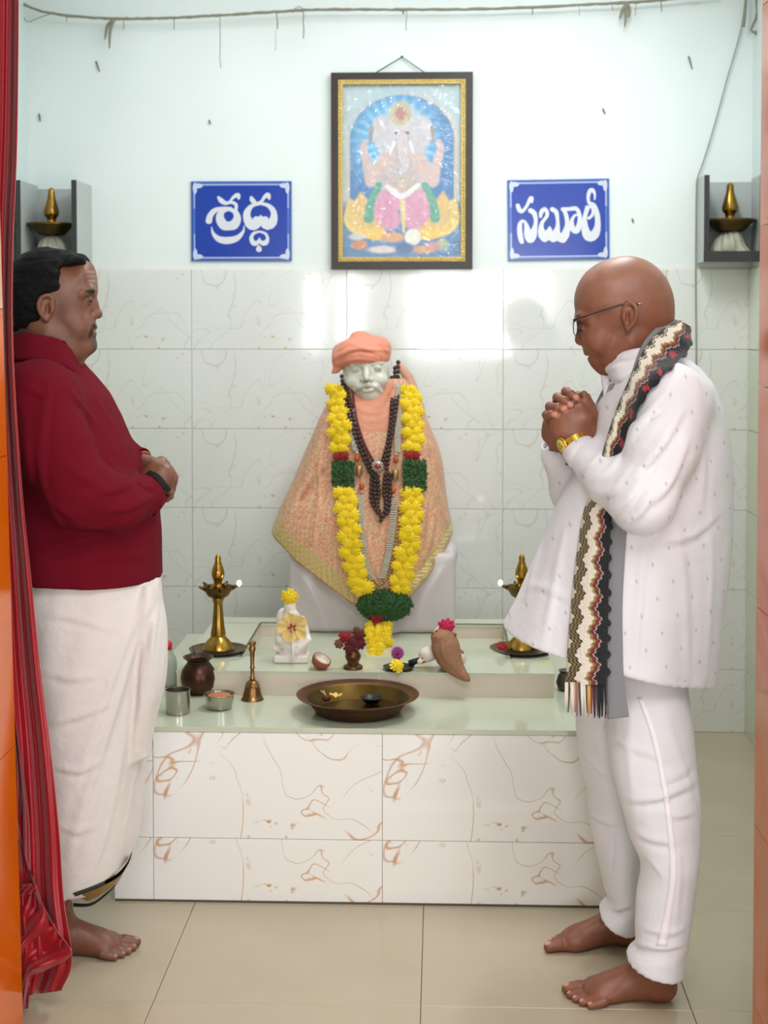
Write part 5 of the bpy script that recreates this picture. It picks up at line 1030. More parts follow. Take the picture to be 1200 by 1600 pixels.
# ---- hidden body under the clothes
bd = Vol(R3(850, 1440)+np.array([0, -.3, 0]), R3(1150, 560)+np.array([0, .3, 0]), .009)
bd.sect(side_sections([(590, 990, 1055, .07), (620, 970, 1100, .15), (700, 960, 1115, .165), (800, 945, 1115, .16), (900, 930, 1100, .14), (1000, 925, 1085, .13), (1060, 940, 1070, .10)], YM), .02)
bd.cone(R3(1000, 575), R3(1025, 640), .055, .07, .03)
bd.chain([R3(1020, 1040, -.07), R3(1035, 1250, -.12), R3(1032, 1440, -.14)], [.07, .048, .034], .02)
bd.chain([R3(975, 1040, .07), R3(966, 1250, .12), R3(972, 1400, .14)], [.07, .04, .026], .02)
bd.chain([R3(1050, 640, -.16), R3(1003, 785, -.2), R3(915, 715, -.065)], [.05, .04, .028], .02)
bd.chain([R3(1030, 640, .16), R3(930, 785, .19), R3(880, 715, .055)], [.05, .04, .028], .02)
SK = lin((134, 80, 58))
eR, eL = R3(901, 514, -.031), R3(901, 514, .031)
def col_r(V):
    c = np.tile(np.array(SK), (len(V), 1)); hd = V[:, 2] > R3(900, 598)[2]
    up = np.clip((V[:, 2]-R3(900, 490)[2])/.1, 0, 1)*hd; c = c+(np.array(lin((150, 102, 82)))-c)*up[:, None]  # lighter towards the crown: scalp sheen put into the skin colour
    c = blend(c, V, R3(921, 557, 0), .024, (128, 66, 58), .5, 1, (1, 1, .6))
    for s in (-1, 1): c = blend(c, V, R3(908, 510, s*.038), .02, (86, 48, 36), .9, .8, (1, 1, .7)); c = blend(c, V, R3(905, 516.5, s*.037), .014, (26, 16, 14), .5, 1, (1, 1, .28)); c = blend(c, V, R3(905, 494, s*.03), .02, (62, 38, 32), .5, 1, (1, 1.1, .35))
    c = blend(c, V, R3(935, 575, 0), .035, (120, 74, 60), .9)
    for t, r in nails: c = blend(c, V, t, r*1.25, (214, 160, 136), .5)
    for x2, y2 in ((868, 648), (882, 639), (892, 632.5), (901, 621.5)): c = blend(c, V, R3(x2, y2, -.06), .0105, (200, 132, 112), .5)
    kn = ~hd & (V[:, 2] > R3(900, 735)[2]); return c
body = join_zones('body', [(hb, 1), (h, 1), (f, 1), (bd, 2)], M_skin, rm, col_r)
# ---- shirt
M_shirt = motif_cloth('white_motif_cotton', (226, 221, 227), (150, 146, 156))
lo = R3(760, 1110)+np.array([0, -.36, 0]); hi = R3(1175, 520)+np.array([0, .36, 0])
t = Vol(lo, hi, .0052)
rows = [(556, 985, 1068, .075), (575, 962, 1092, .12), (600, 948, 1112, .17), (640, 932, 1127, .19), (700, 918, 1140, .198), (760, 885, 1143, .2), (820, 858, 1143, .2), (880, 834, 1140, .2), (930, 810, 1133, .207), (985, 782, 1125, .212), (1040, 760, 1118, .215), (1095, 745, 1112, .215)]
t.sect(side_sections(rows, YM), .01, e=2.15)
for s in (-1, 1): t.ell(R3(1045, 622, s*.15), (.085, .085, .075), .05)
nz = noise3(3, 7, .6, 2.2)
hem_n = (-.319, 0, -1.)
def torso_folds(x, y, z):
    """long soft folds that hang from the shoulder and widen towards the hem"""
    zt = np.clip((R3(0, 700)[2]-z)/.55, 0, 1); u = (x-R3(1040, 700)[0])*1.0; ang = np.arctan2(u, np.abs(y-YM)+.09)
    return (np.sin(ang*9+nz(x, y, z)*.9)*.0042+np.sin(ang*17+1+nz(y, x, z))*.0016)*zt
t.disp(torso_folds)
torso_bvh = bvh_of(t, 1)
near_s = [R3(1052, 632, -.175), R3(1036, 700, -.205), R3(1003, 782, -.225), R3(958, 752, -.16), R3(916, 716, -.075)]
t.chain(near_s, [.078, .073, .066, .052, .041], .028)
t.chain([R3(1030, 640, .17), R3(960, 770, .2), R3(925, 795, .19), R3(895, 765, .12), R3(873, 716, .06)], [.075, .064, .06, .05, .039], .028)
# creases of the bent sleeve, drag lines to the shoulder
t.folds([([(1050, 606), (1010, 650), (975, 705)], .008, .010), ([(1066, 640), (1030, 700), (985, 748)], .010, .012), ([(1075, 690), (1050, 750), (1012, 792)], .010, .011), ([(925, 752), (950, 738), (975, 702)], .008, .008), ([(938, 778), (962, 762), (990, 725)], .009, .009), ([(952, 802), (980, 782), (1005, 745)], .009, .009),
    ([(972, 822), (1000, 802), (1022, 765)], .009, .009), ([(905, 738), (925, 722), (945, 700)], .006, .007), ([(1092, 620), (1102, 700), (1098, 790)], .007, .012), ([(1058, 800), (1072, 900), (1078, 1060)], .008, .014), ([(1010, 840), (1003, 920), (994, 1045)], .006, .010), ([(1112, 800), (1114, 900), (1105, 1060)], .006, .012),
    ([(850, 830), (838, 880), (822, 940)], .008, .014), ([(882, 830), (868, 910), (852, 1000)], .007, .012), ([(815, 915), (850, 918), (892, 940)], .006, .010), ([(1030, 640), (1000, 660), (985, 690)], .006, .008), ([(1040, 560), (1085, 590), (1118, 650)], .005, .010), ([(1030, 845), (1080, 838), (1125, 800)], .006, .011)])
t.disp(lambda x, y, z: noise3(9, 6, 3, 8)(x, y, z)*.0011)
pz, pe = R3(780, 980, -.02), R3(1083, 1083, -.19); t.plane(pz, (pe[2]-pz[2], 0, -(pe[0]-pz[0])))
inner = t.copy(); inner.d = t.d+.0105; zc = R3(0, 800)[2]
sl, g = t.sub(t.lo, t.lo+t.n*t.h); t.d = np.maximum(t.d, np.minimum(-(np.maximum(inner.d, g[2]-zc)), .5)).astype(np.float32) if False else t.d
i2 = t.copy(); i2.d = i2.d+.012
i3 = Vol(lo, hi, .0052); i3.sect(side_sections([(r[0], r[1]+9, r[2]-9, r[3]-.012) for r in rows[6:]]+[(1130, 745, 1110, .17)], YM), 0, e=2.15)
t.d = np.maximum(t.d, -i3.d)
full_bvh = bvh_of(t); cuff_n = np.array(R3(916, 716, -.075)-R3(895, 696, -.055)); 
shirt = t.build('shirt', M_shirt, rm, 1)
for cen, ax, r0 in ((R3(912, 712, -.068), R3(897, 690, -.05)-R3(916, 716, -.075), .037), (R3(872, 712, .058), R3(872, 690, .045)-R3(873, 716, .06), .035)):
    ax = Vector(ax).normalized(); b = MB(); Q = ax.to_track_quat('Z', 'Y'); n = 28; V = []; prof = [(r0+.004, -.012), (r0+.005, 0), (r0+.0035, .026), (r0-.001, .0268), (r0-.001, -.01)]
    for r, z in prof:
        for k in range(n): a_ = 2*math.pi*k/n; V.append(Vector(cen)+Q @ Vector((r*math.cos(a_)*1.02, r*math.sin(a_)*.94, z)))
    b.add(V, [(i*n+k, i*n+(k+1) % n, (i+1)*n+(k+1) % n, (i+1)*n+k) for i in range(4) for k in range(n)]); b.build('cuff', M_shirt, rm, local=False)
# collar: stand and folded leaf
M_plainw = mat('white_cotton', (226, 220, 226), .8, bump=.2, bs=60, sheen=.1)
cv = Vol(R3(925, 625)+np.array([0, -.14, 0]), R3(1080, 520)+np.array([0, .14, 0]), .003)
ring = []
for k in range(33):
    a_ = 2*math.pi*k/32; x = 1000+50*math.cos(a_); y = 572+10*math.cos(a_)*-.9; ring.append(R3(x, y, .088*math.sin(a_)))
for q in range(4): cv.chain([r_+np.array([0, 0, -.014*q]) for r_ in ring], [.0035]*33, .006)
leaf = [[(953, 562, -.02), (975, 556, -.06), (996, 552, -.080), (1012, 552, -.078)], [(951, 577, -.03), (966, 573, -.078), (992, 568, -.095), (1008, 566, -.09)], [(961, 590, -.05), (972, 590, -.092), (988, 582, -.102), (1004, 580, -.098)]]
for row in leaf: cv.chain(list(bez([R3(*q) for q in row], 12)), [.0045]*12, .016)
cv.chain([R3(953, 566, -.015), R3(960, 590, -.05)], [.0042, .0042], .006); cv.chain([R3(945, 585, .0), R3(950, 620, -.03)], [.01, .01], .01)
for i in range(2):
    A = bez([R3(*q) for q in leaf[i]], 12); B = bez([R3(*q) for q in leaf[i+1]], 12)
    for j in range(12): cv.cone(A[j], B[j], .0042, .0042, .008)
cv.build('collar', M_plainw, rm, 1)
# ---- trousers
lo = np.array([R3(870, 1550)[0], YM-.33, -.02]); hi = np.array([R3(1115, 1000)[0], YM+.33, R3(0, 1020)[2]])
q = Vol(lo, hi, .005)
near = [(1030, 955, 1083, .11, .085), (1100, 957, 1084, .112, .075), (1180, 955, 1090, .112, .05), (1250, 968, 1096, .108, .02), (1310, 984, 1095, .1, .01), (1350, 1001, 1091, .092), (1400, 992, 1086, .088), (1450, 990, 1080, .084), (1478, 991, 1076, .082), (1486, 980, 1073, .086), (1500, 977, 1071, .086), (1560, 972, 1063, .086)]
ns = side_sections([(r[0], r[1], r[2], r[3]-.012, (r[4] if len(r) > 4 else 0)) for r in near], YM-.14)
far = [(1030, 905, 1040, .11, -.06), (1100, 896, 1030, .115, -.05), (1180, 902, 1010, .11, -.03), (1240, 917, 1005, .105, -.01), (1310, 927, 1010, .1), (1390, 946, 1005, .09), (1412, 951, 1002, .085), (1422, 938, 998, .086), (1440, 931, 995, .087), (1490, 928, 990, .087)]
fs = side_sections(far, YM+.13)
q.sect(ns, .02, e=2.1); q.sect(fs, .02, e=2.1)
q.folds([([(935, 1130), (985, 1165), (1050, 1190)], .007, .011), ([(1040, 1120), (1068, 1190), (1084, 1235)], .008, .013), ([(975, 1248), (1030, 1245), (1086, 1222)], .010, .010), ([(1030, 1268), (1060, 1276), (1088, 1268)], .006, .008), ([(992, 1300), (1020, 1312), (1060, 1318)], .006, .010), ([(1010, 1225), (1050, 1215), (1080, 1195)], .005, .010), ([(1012, 1340), (1030, 1362), (1045, 1390)], .007, .008),
    ([(990, 1473), (1030, 1483), (1068, 1478)], .009, .006), ([(1000, 1450), (1040, 1460), (1070, 1452)], .005, .008), ([(905, 1175), (935, 1205), (958, 1240)], .008, .011), ([(948, 1395), (958, 1330), (955, 1270)], .008, .010), ([(922, 1270), (940, 1282), (962, 1288)], .006, .009), ([(942, 1414), (965, 1420), (985, 1416)], .009, .006), ([(925, 1140), (935, 1160), (950, 1200)], .006, .010), ([(990, 1100), (985, 1180), (995, 1260)], .005, .012), ([(1060, 1330), (1062, 1380), (1058, 1440)], .005, .010)])
q.disp(lambda x, y, z: (noise3(21, 6, 1.5, 4)(x, y, z*1.3)*.0028+noise3(22, 6, 5, 9)(x, y, z)*.0009))
i4 = Vol(lo, hi, .005)
i4.sect([(z, cx, cy, rx-.014, ry-.014) for z, cx, cy, rx, ry in ns if z < .145], 0, e=2.1); i4.sect([(z, cx, cy, rx-.014, ry-.014) for z, cx, cy, rx, ry in fs if z < .15], 0, e=2.1)
q.d = np.maximum(q.d, -i4.d)
sl, g = q.sub(q.lo, q.lo+q.n*q.h); a1, a2 = W(976, 1517, YM-.2), W(1062, 1541, YM-.2); b1, b2 = W(932, 1448, YM+.05), W(985, 1468, YM+.05)
zn = a1[2]+(g[0]-a1[0])*(a2[2]-a1[2])/(a2[0]-a1[0])+(g[1]-(YM-.2))*.12; zf = b1[2]+(g[0]-b1[0])*(b2[2]-b1[2])/(b2[0]-b1[0])+(g[1]-(YM+.05))*.1
q.d = np.maximum(q.d, np.where(g[1] < YM-.005, zn, zf)-g[2]).astype(np.float32)
M_trs = mat('white_trouser_cotton', (228, 224, 230), .75, bump=.25, bs=30, sheen=.1, spec=.3)
tr_bvh = bvh_of(q, 1)
trousers = q.build('trousers', M_trs, rm, 1)
M_seam = mat('seam_white', (246, 238, 244), .8)
ribbon('side_seam', tr_bvh, [(1000, 1090), (1022, 1150), (1037, 1220), (1047, 1290), (1052, 1360), (1045, 1420), (1034, 1478)], [(4, 0), (5, 0), (5, 0), (5, 0), (6, 0), (6, 0), (9, 0)], .002, M_seam, rm, n=60, k=2)
# ---- scarf: patterned outer band and plain grey edge
M_scarf = mat('knitted_scarf', (255, 255, 255), .9, vc=True, bump=.6, bs=260, sheen=.3)
M_greysc = mat('grey_wool', (132, 130, 134), .9, bump=.3, bs=300, sheen=.3)
def zigzag(s, t, upper=False):
    """s metres along, t 0..1 across -> colour rows of the star pattern (dark star edges, olive, maroon, cream)"""
    w_ = np.abs(((s/.05) % 1)-.5)*2; z = t+(w_-.5)*.17+np.where(((s/.0125) % 1) < .5, .018, -.018)
    P = [(-.2, (214, 200, 180)), (.02, (60, 52, 46)), (.08, (150, 130, 70)), (.12, (70, 50, 44)), (.17, (132, 112, 66)), (.22, (46, 40, 36)), (.27, (232, 218, 204)), (.53, (150, 132, 78)), (.60, (128, 52, 50)), (.66, (92, 34, 38)), (.71, (196, 170, 160)), (.74, (24, 24, 30))] if not upper else [(-.2, (60, 60, 44)), (.06, (214, 200, 180)), (.1, (60, 70, 46)), (.14, (234, 222, 206)), (.38, (150, 132, 78)), (.45, (128, 52, 50)), (.52, (92, 34, 38)), (.57, (196, 170, 160)), (.60, (24, 24, 30))]
    c = np.zeros(s.shape+(3,)); 
    for a_, col in P: c[z >= a_] = lin(col)
    rd = upper & (np.abs(((s/.068) % 1)-.5) < .12) & (z > .7) & (z < .9); c[rd] = lin((170, 40, 52))
    return c
def strip(name, C0, C1, m, parent, n, k, off, colorf=None, depth=None, bv=torso_bvh, bv2=None, thick=.006, jag=None, Yfb=YM-.2, push=None):
    A = bez(C0, n); B = bez(C1, n); top = []
    for i in range(n):
        for j in range(k+1):
            t_ = j/k
            if jag is not None and j == k: t_ += jag(i)
            x, y = A[i]*(1-t_)+B[i]*t_; hh = hit(bv2 if (bv2 is not None and i < .52*n) else bv, x, y, off); top.append(hh)
    Y = np.array([np.nan if h_ is None else h_.y for h_ in top]).reshape(n, k+1)
    for i in range(n):
        row = Y[i]; ok = ~np.isnan(row)
        if ok.any(): Y[i] = np.interp(np.arange(k+1), np.arange(k+1)[ok], row[ok])
    okr = ~np.isnan(Y[:, 0]); idx = np.arange(n)
    for j in range(k+1): Y[:, j] = np.interp(idx, idx[okr], Y[okr, j]) if okr.any() else Yfb
    for _ in range(3): Y[1:-1] = (Y[:-2]+2*Y[1:-1]+Y[2:])/4
    if depth is not None:
        dz = np.interp(np.linspace(0, 1, n), [a_ for a_, _ in depth], [b_ for _, b_ in depth])[:, None]+YM; Y = np.minimum(Y, dz); Y0 = Y.copy()
        for _ in range(700): Y[1:-1] = np.minimum((Y[:-2]+Y[2:])/2, Y0[1:-1])
    V = []; th = Vector((0, thick, 0))
    for i in range(n):
        for j in range(k+1):
            t_ = j/k+(jag(i) if jag is not None and j == k else 0); x, y = A[i]*(1-t_)+B[i]*t_; e = Y[i, j]+(push(i/(n-1), j/k) if push else 0)
            V.append(Vector(W(x, y, e)))
    N = len(V); VV = V+[p+th for p in V]; Fc = []
    for i in range(n-1):
        for j in range(k):
            a_ = i*(k+1)+j; Fc.append((a_, a_+1, a_+k+2, a_+k+1)); Fc.append((a_+N, a_+k+1+N, a_+k+2+N, a_+1+N))
        a_ = i*(k+1); Fc.append((a_, a_+k+1, a_+k+1+N, a_+N)); a_ += k; Fc.append((a_, a_+N, a_+k+1+N, a_+k+1))
    for j in range(k): Fc.append((j, j+N, j+1+N, j+1)); a_ = (n-1)*(k+1)+j; Fc.append((a_, a_+1, a_+1+N, a_+N))
    me = mesh(name, VV, Fc, m)
    if colorf is not None:
        ctr = np.array([tuple(V[i*(k+1)+k//2]) for i in range(n)]); s = np.concatenate([[0], np.cumsum(np.linalg.norm(np.diff(ctr, axis=0), axis=1))])
        S, T = np.meshgrid(s, np.linspace(0, 1, k+1), indexing='ij'); c = colorf(S, T).reshape(-1, 3); vcol(me, np.vstack([c, c]))
    return obj(name, me, parent, local=False)
scarf = obj('scarf', mesh('scarf', [(0, 0, 0)], [], M_scarf), rm, local=False)
bpy.data.objects.remove(scarf)
bulge = lambda s, t: -.012*math.sin(math.pi*min(max(t, 0), 1))**.7
# upper length: over the near shoulder and down the chest
up = strip('scarf', [(1062, 500), (1036, 514), (1010, 540), (986, 588), (966, 632), (951, 675), (940, 715), (934, 760)], [(1079, 510), (1078, 545), (1045, 578), (1008, 622), (985, 668), (972, 704), (958, 740), (950, 775)], M_scarf, rm, 420, 60, .012, lambda a_, b_: zigzag(a_, b_, True), jag=lambda i: .06*math.sin(i/420*2*math.pi*12), push=bulge, bv2=full_bvh, depth=[(0, -.03), (.12, -.085), (.3, -.125), (.5, -.165), (.7, -.175), (1, -.15)])
strip('scarf_edge', [(1048, 498), (1024, 514), (1003, 540), (985, 588), (975, 610)], [(1066, 501), (1041, 514), (1014, 541), (990, 590), (976, 612)], M_greysc, rm, 90, 6, .003, bv2=full_bvh, depth=[(0, -.02), (.3, -.078), (.6, -.105), (1, -.125)])
strip('scarf_edge', [(992, 640), (982, 668), (969, 704), (955, 740), (946, 775)], [(1003, 640), (996, 668), (984, 704), (971, 740), (962, 775)], M_greysc, rm, 60, 6, .006, depth=[(0, -.15), (1, -.13)])
# lower length with fringe
lw = strip('scarf', [(925, 770), (912, 800), (902, 860), (894, 930), (888, 1000), (884, 1070)], [(968, 770), (957, 810), (953, 870), (952, 940), (951, 1000), (950, 1070)], M_scarf, rm, 420, 60, .014, zigzag, jag=lambda i: .07*math.sin(i/420*2*math.pi*13), push=bulge)
strip('scarf_edge', [(950, 770), (945, 810), (944, 870), (944, 940), (944, 1000), (946, 1060), (950, 1124)], [(984, 800), (979, 835), (976, 880), (973, 940), (973, 1000), (975, 1060), (983, 1120)], M_greysc, rm, 120, 10, .006)
fr_cols = [(222, 208, 196), (60, 50, 46), (222, 208, 196), (196, 160, 140), (150, 110, 96), (70, 60, 56), (222, 210, 200), (226, 214, 204), (80, 70, 64), (200, 160, 90), (150, 30, 44), (70, 40, 44), (60, 58, 64), (24, 24, 28), (28, 28, 32), (20, 20, 24), (60, 60, 66), (110, 108, 112)]
_z = min(vv.co.z for vv in lw.data.vertices); Yf = min(vv.co.y for vv in lw.data.vertices if vv.co.z < _z+.03)
rg = random.Random(4)
for i in range(26):
    x = 884+i*2.65; c = fr_cols[min(i*18//26, 17)]; key = 'fringe_%d_%d_%d' % c; m = bpy.data.materials.get(key) or mat(key, c, .9)
    b = MB(); sw = rg.uniform(-2, 3); b.tube([W(x, 1066, Yf+.006), W(x+sw*.4, 1090, Yf+.004), W(x+sw, 1112+i*.35+rg.uniform(-3, 5), Yf+.006)], [.0021, .0023, .0014], 6); b.build('fringe', m, lw, local=False)
# scarf round the back of the neck and on the far side of the chest
sv = Vol(R3(900, 690)+np.array([0, -.16, 0]), R3(1095, 480)+np.array([0, .2, 0]), .004)
sv.chain(list(bez([R3(1055, 524, -.01), R3(1062, 524, .02), R3(1056, 530, .06), R3(1045, 548, .1), R3(1000, 585, .11), R3(960, 620, .1), R3(936, 650, .085), R3(925, 690, .08)], 20)), [.016]*4+[.02]*16, .012)
def far_scarf(V): 
    c = np.tile(np.array(lin((26, 26, 30))), (len(V), 1)); m_ = (np.sin(V[:, 2]*190) > .2)&(V[:, 0] < R3(960, 0)[0]); c[m_] = lin((70, 62, 58)); return c
sv.build('scarf', M_scarf, rm, 1, color=far_scarf)
strip('scarf_edge', [(951, 590), (940, 612), (930, 632), (925, 645)], [(961, 600), (950, 625), (938, 655), (930, 672)], M_greysc, rm, 30, 6, .0, Yfb=YM, push=lambda a_, b_: .0)
# ---- spectacles
sp = MB(); 
for s in (-1, 1):
    ringp = [R3(899+3.2*math.sin(a_)*-1, 512+12*math.cos(a_)+s*0, s*.033+.024*math.sin(a_)) for a_ in np.linspace(0, 2*math.pi, 21)]
    sp.tube(ringp, .0011, 6); sp.tube([R3(897, 500, s*.055), R3(930, 489, s*.078), R3(970, 476, s*.083), R3(1002, 474.5, s*.08)], [.0018, .0016, .0016, .0014], 6)
sp.tube([R3(897, 507, -.01), R3(895.5, 505, 0), R3(897, 507, .01)], .0014, 6)
sp.tube([R3(896.5, 500.5, -.056), R3(896, 499, -.033), R3(897, 504, -.01)], .0016, 6)
spo = sp.build('spectacles', M_black, rm, local=False)
for s in (-1, 1):
    b = MB(); ce = R3(899, 512, s*.033); V = [tuple(ce)]+[tuple(R3(899-3.2*math.sin(a_), 512+12*math.cos(a_), s*.033+.024*math.sin(a_))) for a_ in np.linspace(0, 2*math.pi, 21)[:-1]]
    b.add(V, [(0, 1+k, 1+(k+1) % 20) for k in range(20)]); b.build('lens', M_glass, spo, local=False)
b = MB(); b.tube([R3(996, 474.8, -.081), R3(1003, 475, -.08)], [.0022, .0022], 8); b.build('temple_tip', mat('chrome', (200, 200, 205), .2, 1.), spo, local=False)
# ---- wristwatch
wc = Vector(R3(897, 689, -.052)); ax = (Vector(R3(888, 672, -.046))-Vector(R3(906, 708, -.060))).normalized(); Q = ax.to_track_quat('Z', 'Y')
toc = (Vector(CAM)-wc); toc = (toc-ax*toc.dot(ax)).normalized(); sd = ax.cross(toc).normalized()
def wl_(a_, r, z): return wc+(toc*math.cos(a_)+sd*math.sin(a_))*r+ax*z
b = MB(); n = 40
for k in range(n):
    a0, a1 = 2*math.pi*k/n+.012, 2*math.pi*(k+1)/n-.012
    V = [wl_(a_, r, z) for z in (-.0085, .0085) for a_, r in ((a0, .0285), (a1, .0285), (a1, .0325), (a0, .0325))]
    b.add(V, [(0, 1, 2, 3), (7, 6, 5, 4), (0, 4, 5, 1), (1, 5, 6, 2), (2, 6, 7, 3), (3, 7, 4, 0)])
watch = b.build('wristwatch', M_gold, rm, smooth=False, local=False)
ang = 1.02; dc = wl_(ang, .033, 0.)
if (wl_(-ang, .033, 0.)-Vector(R3(884, 697, -.08))).length < (dc-Vector(R3(884, 697, -.08))).length: ang = -ang; dc = wl_(ang, .033, 0.)
dn = (dc-wc).normalized(); dn = (dn-ax*dn.dot(ax)).normalized(); QD = dn.to_track_quat('Z', 'Y').to_matrix().to_4x4()
def disc(name, prof, m, dz):
    b = MB(); b.lathe(prof, n=28); me = b.mesh(name, m); me.transform(Matrix.Translation(dc+dn*dz) @ QD); return obj(name, me, watch, local=False)
disc('watch_case', [(.018, -.004), (.0195, -.002), (.0195, .002), (.017, .0045), (.0155, .004)], M_gold, 0)
disc('watch_face', [(.0155, 0), (.0154, .0008), (0, .0008)], mat('champagne_dial', (240, 214, 110), .25, .4), .0038)
for rr, aa in ((.006, 0), (.006, 2.1), (.006, 4.2)):
    b = MB(); b.lathe([(.0026, 0), (.0030, .0006), (.002, .0006)], n=12); me = b.mesh('subdial', M_gold); me.transform(Matrix.Translation(dc+dn*.0047) @ QD @ Matrix.Translation((rr*math.cos(aa), rr*math.sin(aa), 0))); obj('subdial', me, watch, local=False)
# ================================================================ man in maroon shirt and white wrapped cloth (faces right)
YL = 3.52
def L3(px, py, dy=0.): return W(px, py, YL+dy)
lm = empty('person', (L3(130, 1000)[0], YL, 0), 'man with black hair in maroon shirt and white dhoti, hands joined at his belly', 'person')
v = Vol(L3(0, 625)+np.array([0, -.13, 0]), L3(172, 378)+np.array([0, .13, 0]), .0022)
v.ell(L3(76, 465), (.103, .082, .108), .02)
v.ell(L3(110, 470), (.056, .066, .075), .03)
v.ell(L3(60, 490), (.075, .074, .08), .03)
v.ell(L3(112, 505), (.052, .062, .06), .02)
v.ell(L3(104, 530), (.054, .060, .046), .02)
for s in (-1, 1):
    v.ell(L3(122, 510, s*.036), (.028, .026, .03), .02)
    v.cone(L3(75, 522, s*.058), L3(122, 548, s*.022), .024, .018, .025)
    v.cone(L3(144, 455, s*.008), L3(141, 454, s*.034), .008, .007, .012); v.cone(L3(141, 454, s*.034), L3(127, 459, s*.054), .007, .007, .014)
    v.ell(L3(144, 469, s*.031), (.010, .016, .010), .01, 'S')
    v.ell(L3(136.5, 470, s*.031), (.0125, .0135, .0125), .003)
v.ell(L3(134, 432), (.022, .05, .04), .03)
v.chain([L3(143, 462), L3(146.5, 474), L3(152, 488)], [.0075, .0085, .0105], .01)
v.ell(L3(152, 492), (.0125, .0118, .0095), .006)
for s in (-1, 1): v.ell(L3(144.5, 495, s*.013), (.0095, .0078, .008), .005); v.ell(L3(147, 500.5, s*.007), (.0045, .0035, .003), .002, 'S')
v.cone(L3(139, 507, -.014), L3(139, 507, .014), .013, .013, .014); v.ell(L3(134, 525), (.022, .028, .026), .014)
for s in (-1, 1):
    v.chain([L3(147.5, 511, 0), L3(146, 511.5, s*.013), L3(139, 515, s*.025)], [.0058, .0052, .0025], .006)
    v.chain([L3(145.5, 521.5, 0), L3(144, 520.5, s*.013), L3(138, 517, s*.024)], [.0066, .0058, .0025], .006)
v.chain([L3(147, 516.3, -.022), L3(149.5, 516, 0), L3(147, 516.3, .022)], [.0008, .0012, .0008], .003, 'S')
v.ell(L3(140, 538), (.017, .022, .015), .012); v.ell(L3(136, 544), (.020, .028, .014), .012)
v.ell(L3(112, 545), (.04, .048, .026), .02)
v.cone(L3(70, 520), L3(62, 600), .068, .078, .03); v.cone(L3(90, 545), L3(85, 600), .055, .06, .03)
for s in (-1, 1): ear(v, L3(74, 482, s*.081), s, h=.064, wd=.034, tilt=.06, fx=1.)
hb = v
# ---- hair: short, with a lifted front tuft
hr = Vol(L3(-10, 545)+np.array([0, -.13, 0]), L3(150, 375)+np.array([0, .13, 0]), .0026)
hr.ell(L3(72, 462), (.109, .0885, .1165), .02); hr.ell(L3(56, 482), (.085, .082, .10), .02); hr.ell(L3(104, 425), (.05, .066, .045), .025); hr.ell(L3(88, 432), (.052, .085, .040), .02)
hr.chain([L3(115, 412, 0), L3(128, 409, 0), L3(135, 413, -.005)], [.02, .012, .005], .02); hr.chain([L3(112, 410, -.035), L3(126, 410, -.035), L3(133, 416, -.032)], [.018, .010, .004], .015)
hr.box(L3(143, 470), (.052, .2, .085), .01, .012, 'S', rot=(0, -.12, 0))
hr.box(L3(112, 500), (.05, .2, .05), .01, .012, 'S', rot=(0, .25, 0)); hr.box(L3(70, 545), (.16, .2, .032), .01, .02, 'S', rot=(0, 0, 0))
for s in (-1, 1): hr.ell(L3(76, 486, s*.09), (.024, .03, .040), .01, 'S'); hr.ell(L3(100, 488, s*.09), (.034, .028, .045), .02, 'S')
hn = noise3(5, 8, 18, 45); hr.disp(lambda x, y, z: hn(x, y*.6, z*1.6)*.0012)
M_hair = mat('black_hair', (11, 11, 12), .6, spec=.15, bump=.5, bs=240, stretch=(1, 1, .35))
# ---- hands
h = Vol(L3(195, 800)+np.array([0, -.14, 0]), L3(290, 685)+np.array([0, .12, 0]), .0019)
# right hand (near) holds over the left; back of the hand towards the camera
h.cone(L3(228, 770, -.075), L3(244, 752, -.066), .028, .027, .01)
for (x, y), r in (((262, 736), .0125), ((264, 744), .013), ((262, 753), .0128), ((257, 762), .0118)): h.chain([L3(244, 750, -.06), L3((x+240)/2+3, (y+744)/2, -.058), L3(x, y, -.045)], [.018, .017, r], .014)
h.ell(L3(247, 741, -.055), (.034, .020, .030), .02)
h.chain([L3(232, 745, -.06), L3(240, 727, -.05), L3(252, 722, -.035), L3(260, 726, -.022)], [.018, .014, .012, .010], .010)
for (x, y), (x1, y1) in (((262, 736), (270, 745)), ((264, 744), (270, 752)), ((262, 753), (268, 762)), ((257, 762), (265, 769))): h.chain([L3(x, y, -.045), L3(x1-1, y1-4, -.024), L3(x1-2, y1, -.004), L3(x1-8, y1+2, .012)], [.0115, .0102, .0092, .008], .003)
# left hand (far)
h.cone(L3(214, 722, .05), L3(236, 730, .03), .027, .026, .01); h.ell(L3(244, 742, .012), (.034, .022, .034), .02)
for (x, y), (x1, y1) in (((262, 735), (272, 746)), ((261, 744), (269, 757)), ((257, 752), (266, 768)), ((250, 758), (260, 772))): h.chain([L3(236, 738, .02), L3(x, y, .01), L3(x1, y1, -.008), L3(x1+.5, y1+8, -.02)], [.016, .0115, .0098, .0082], .005)
h.chain([L3(258, 738, -.03), L3(268, 741, -.03), L3(272, 748, -.032)], [.011, .0098, .0085], .004); h.chain([L3(252, 760, -.03), L3(262, 764, -.035), L3(267, 769, -.036)], [.011, .0098, .0085], .004)
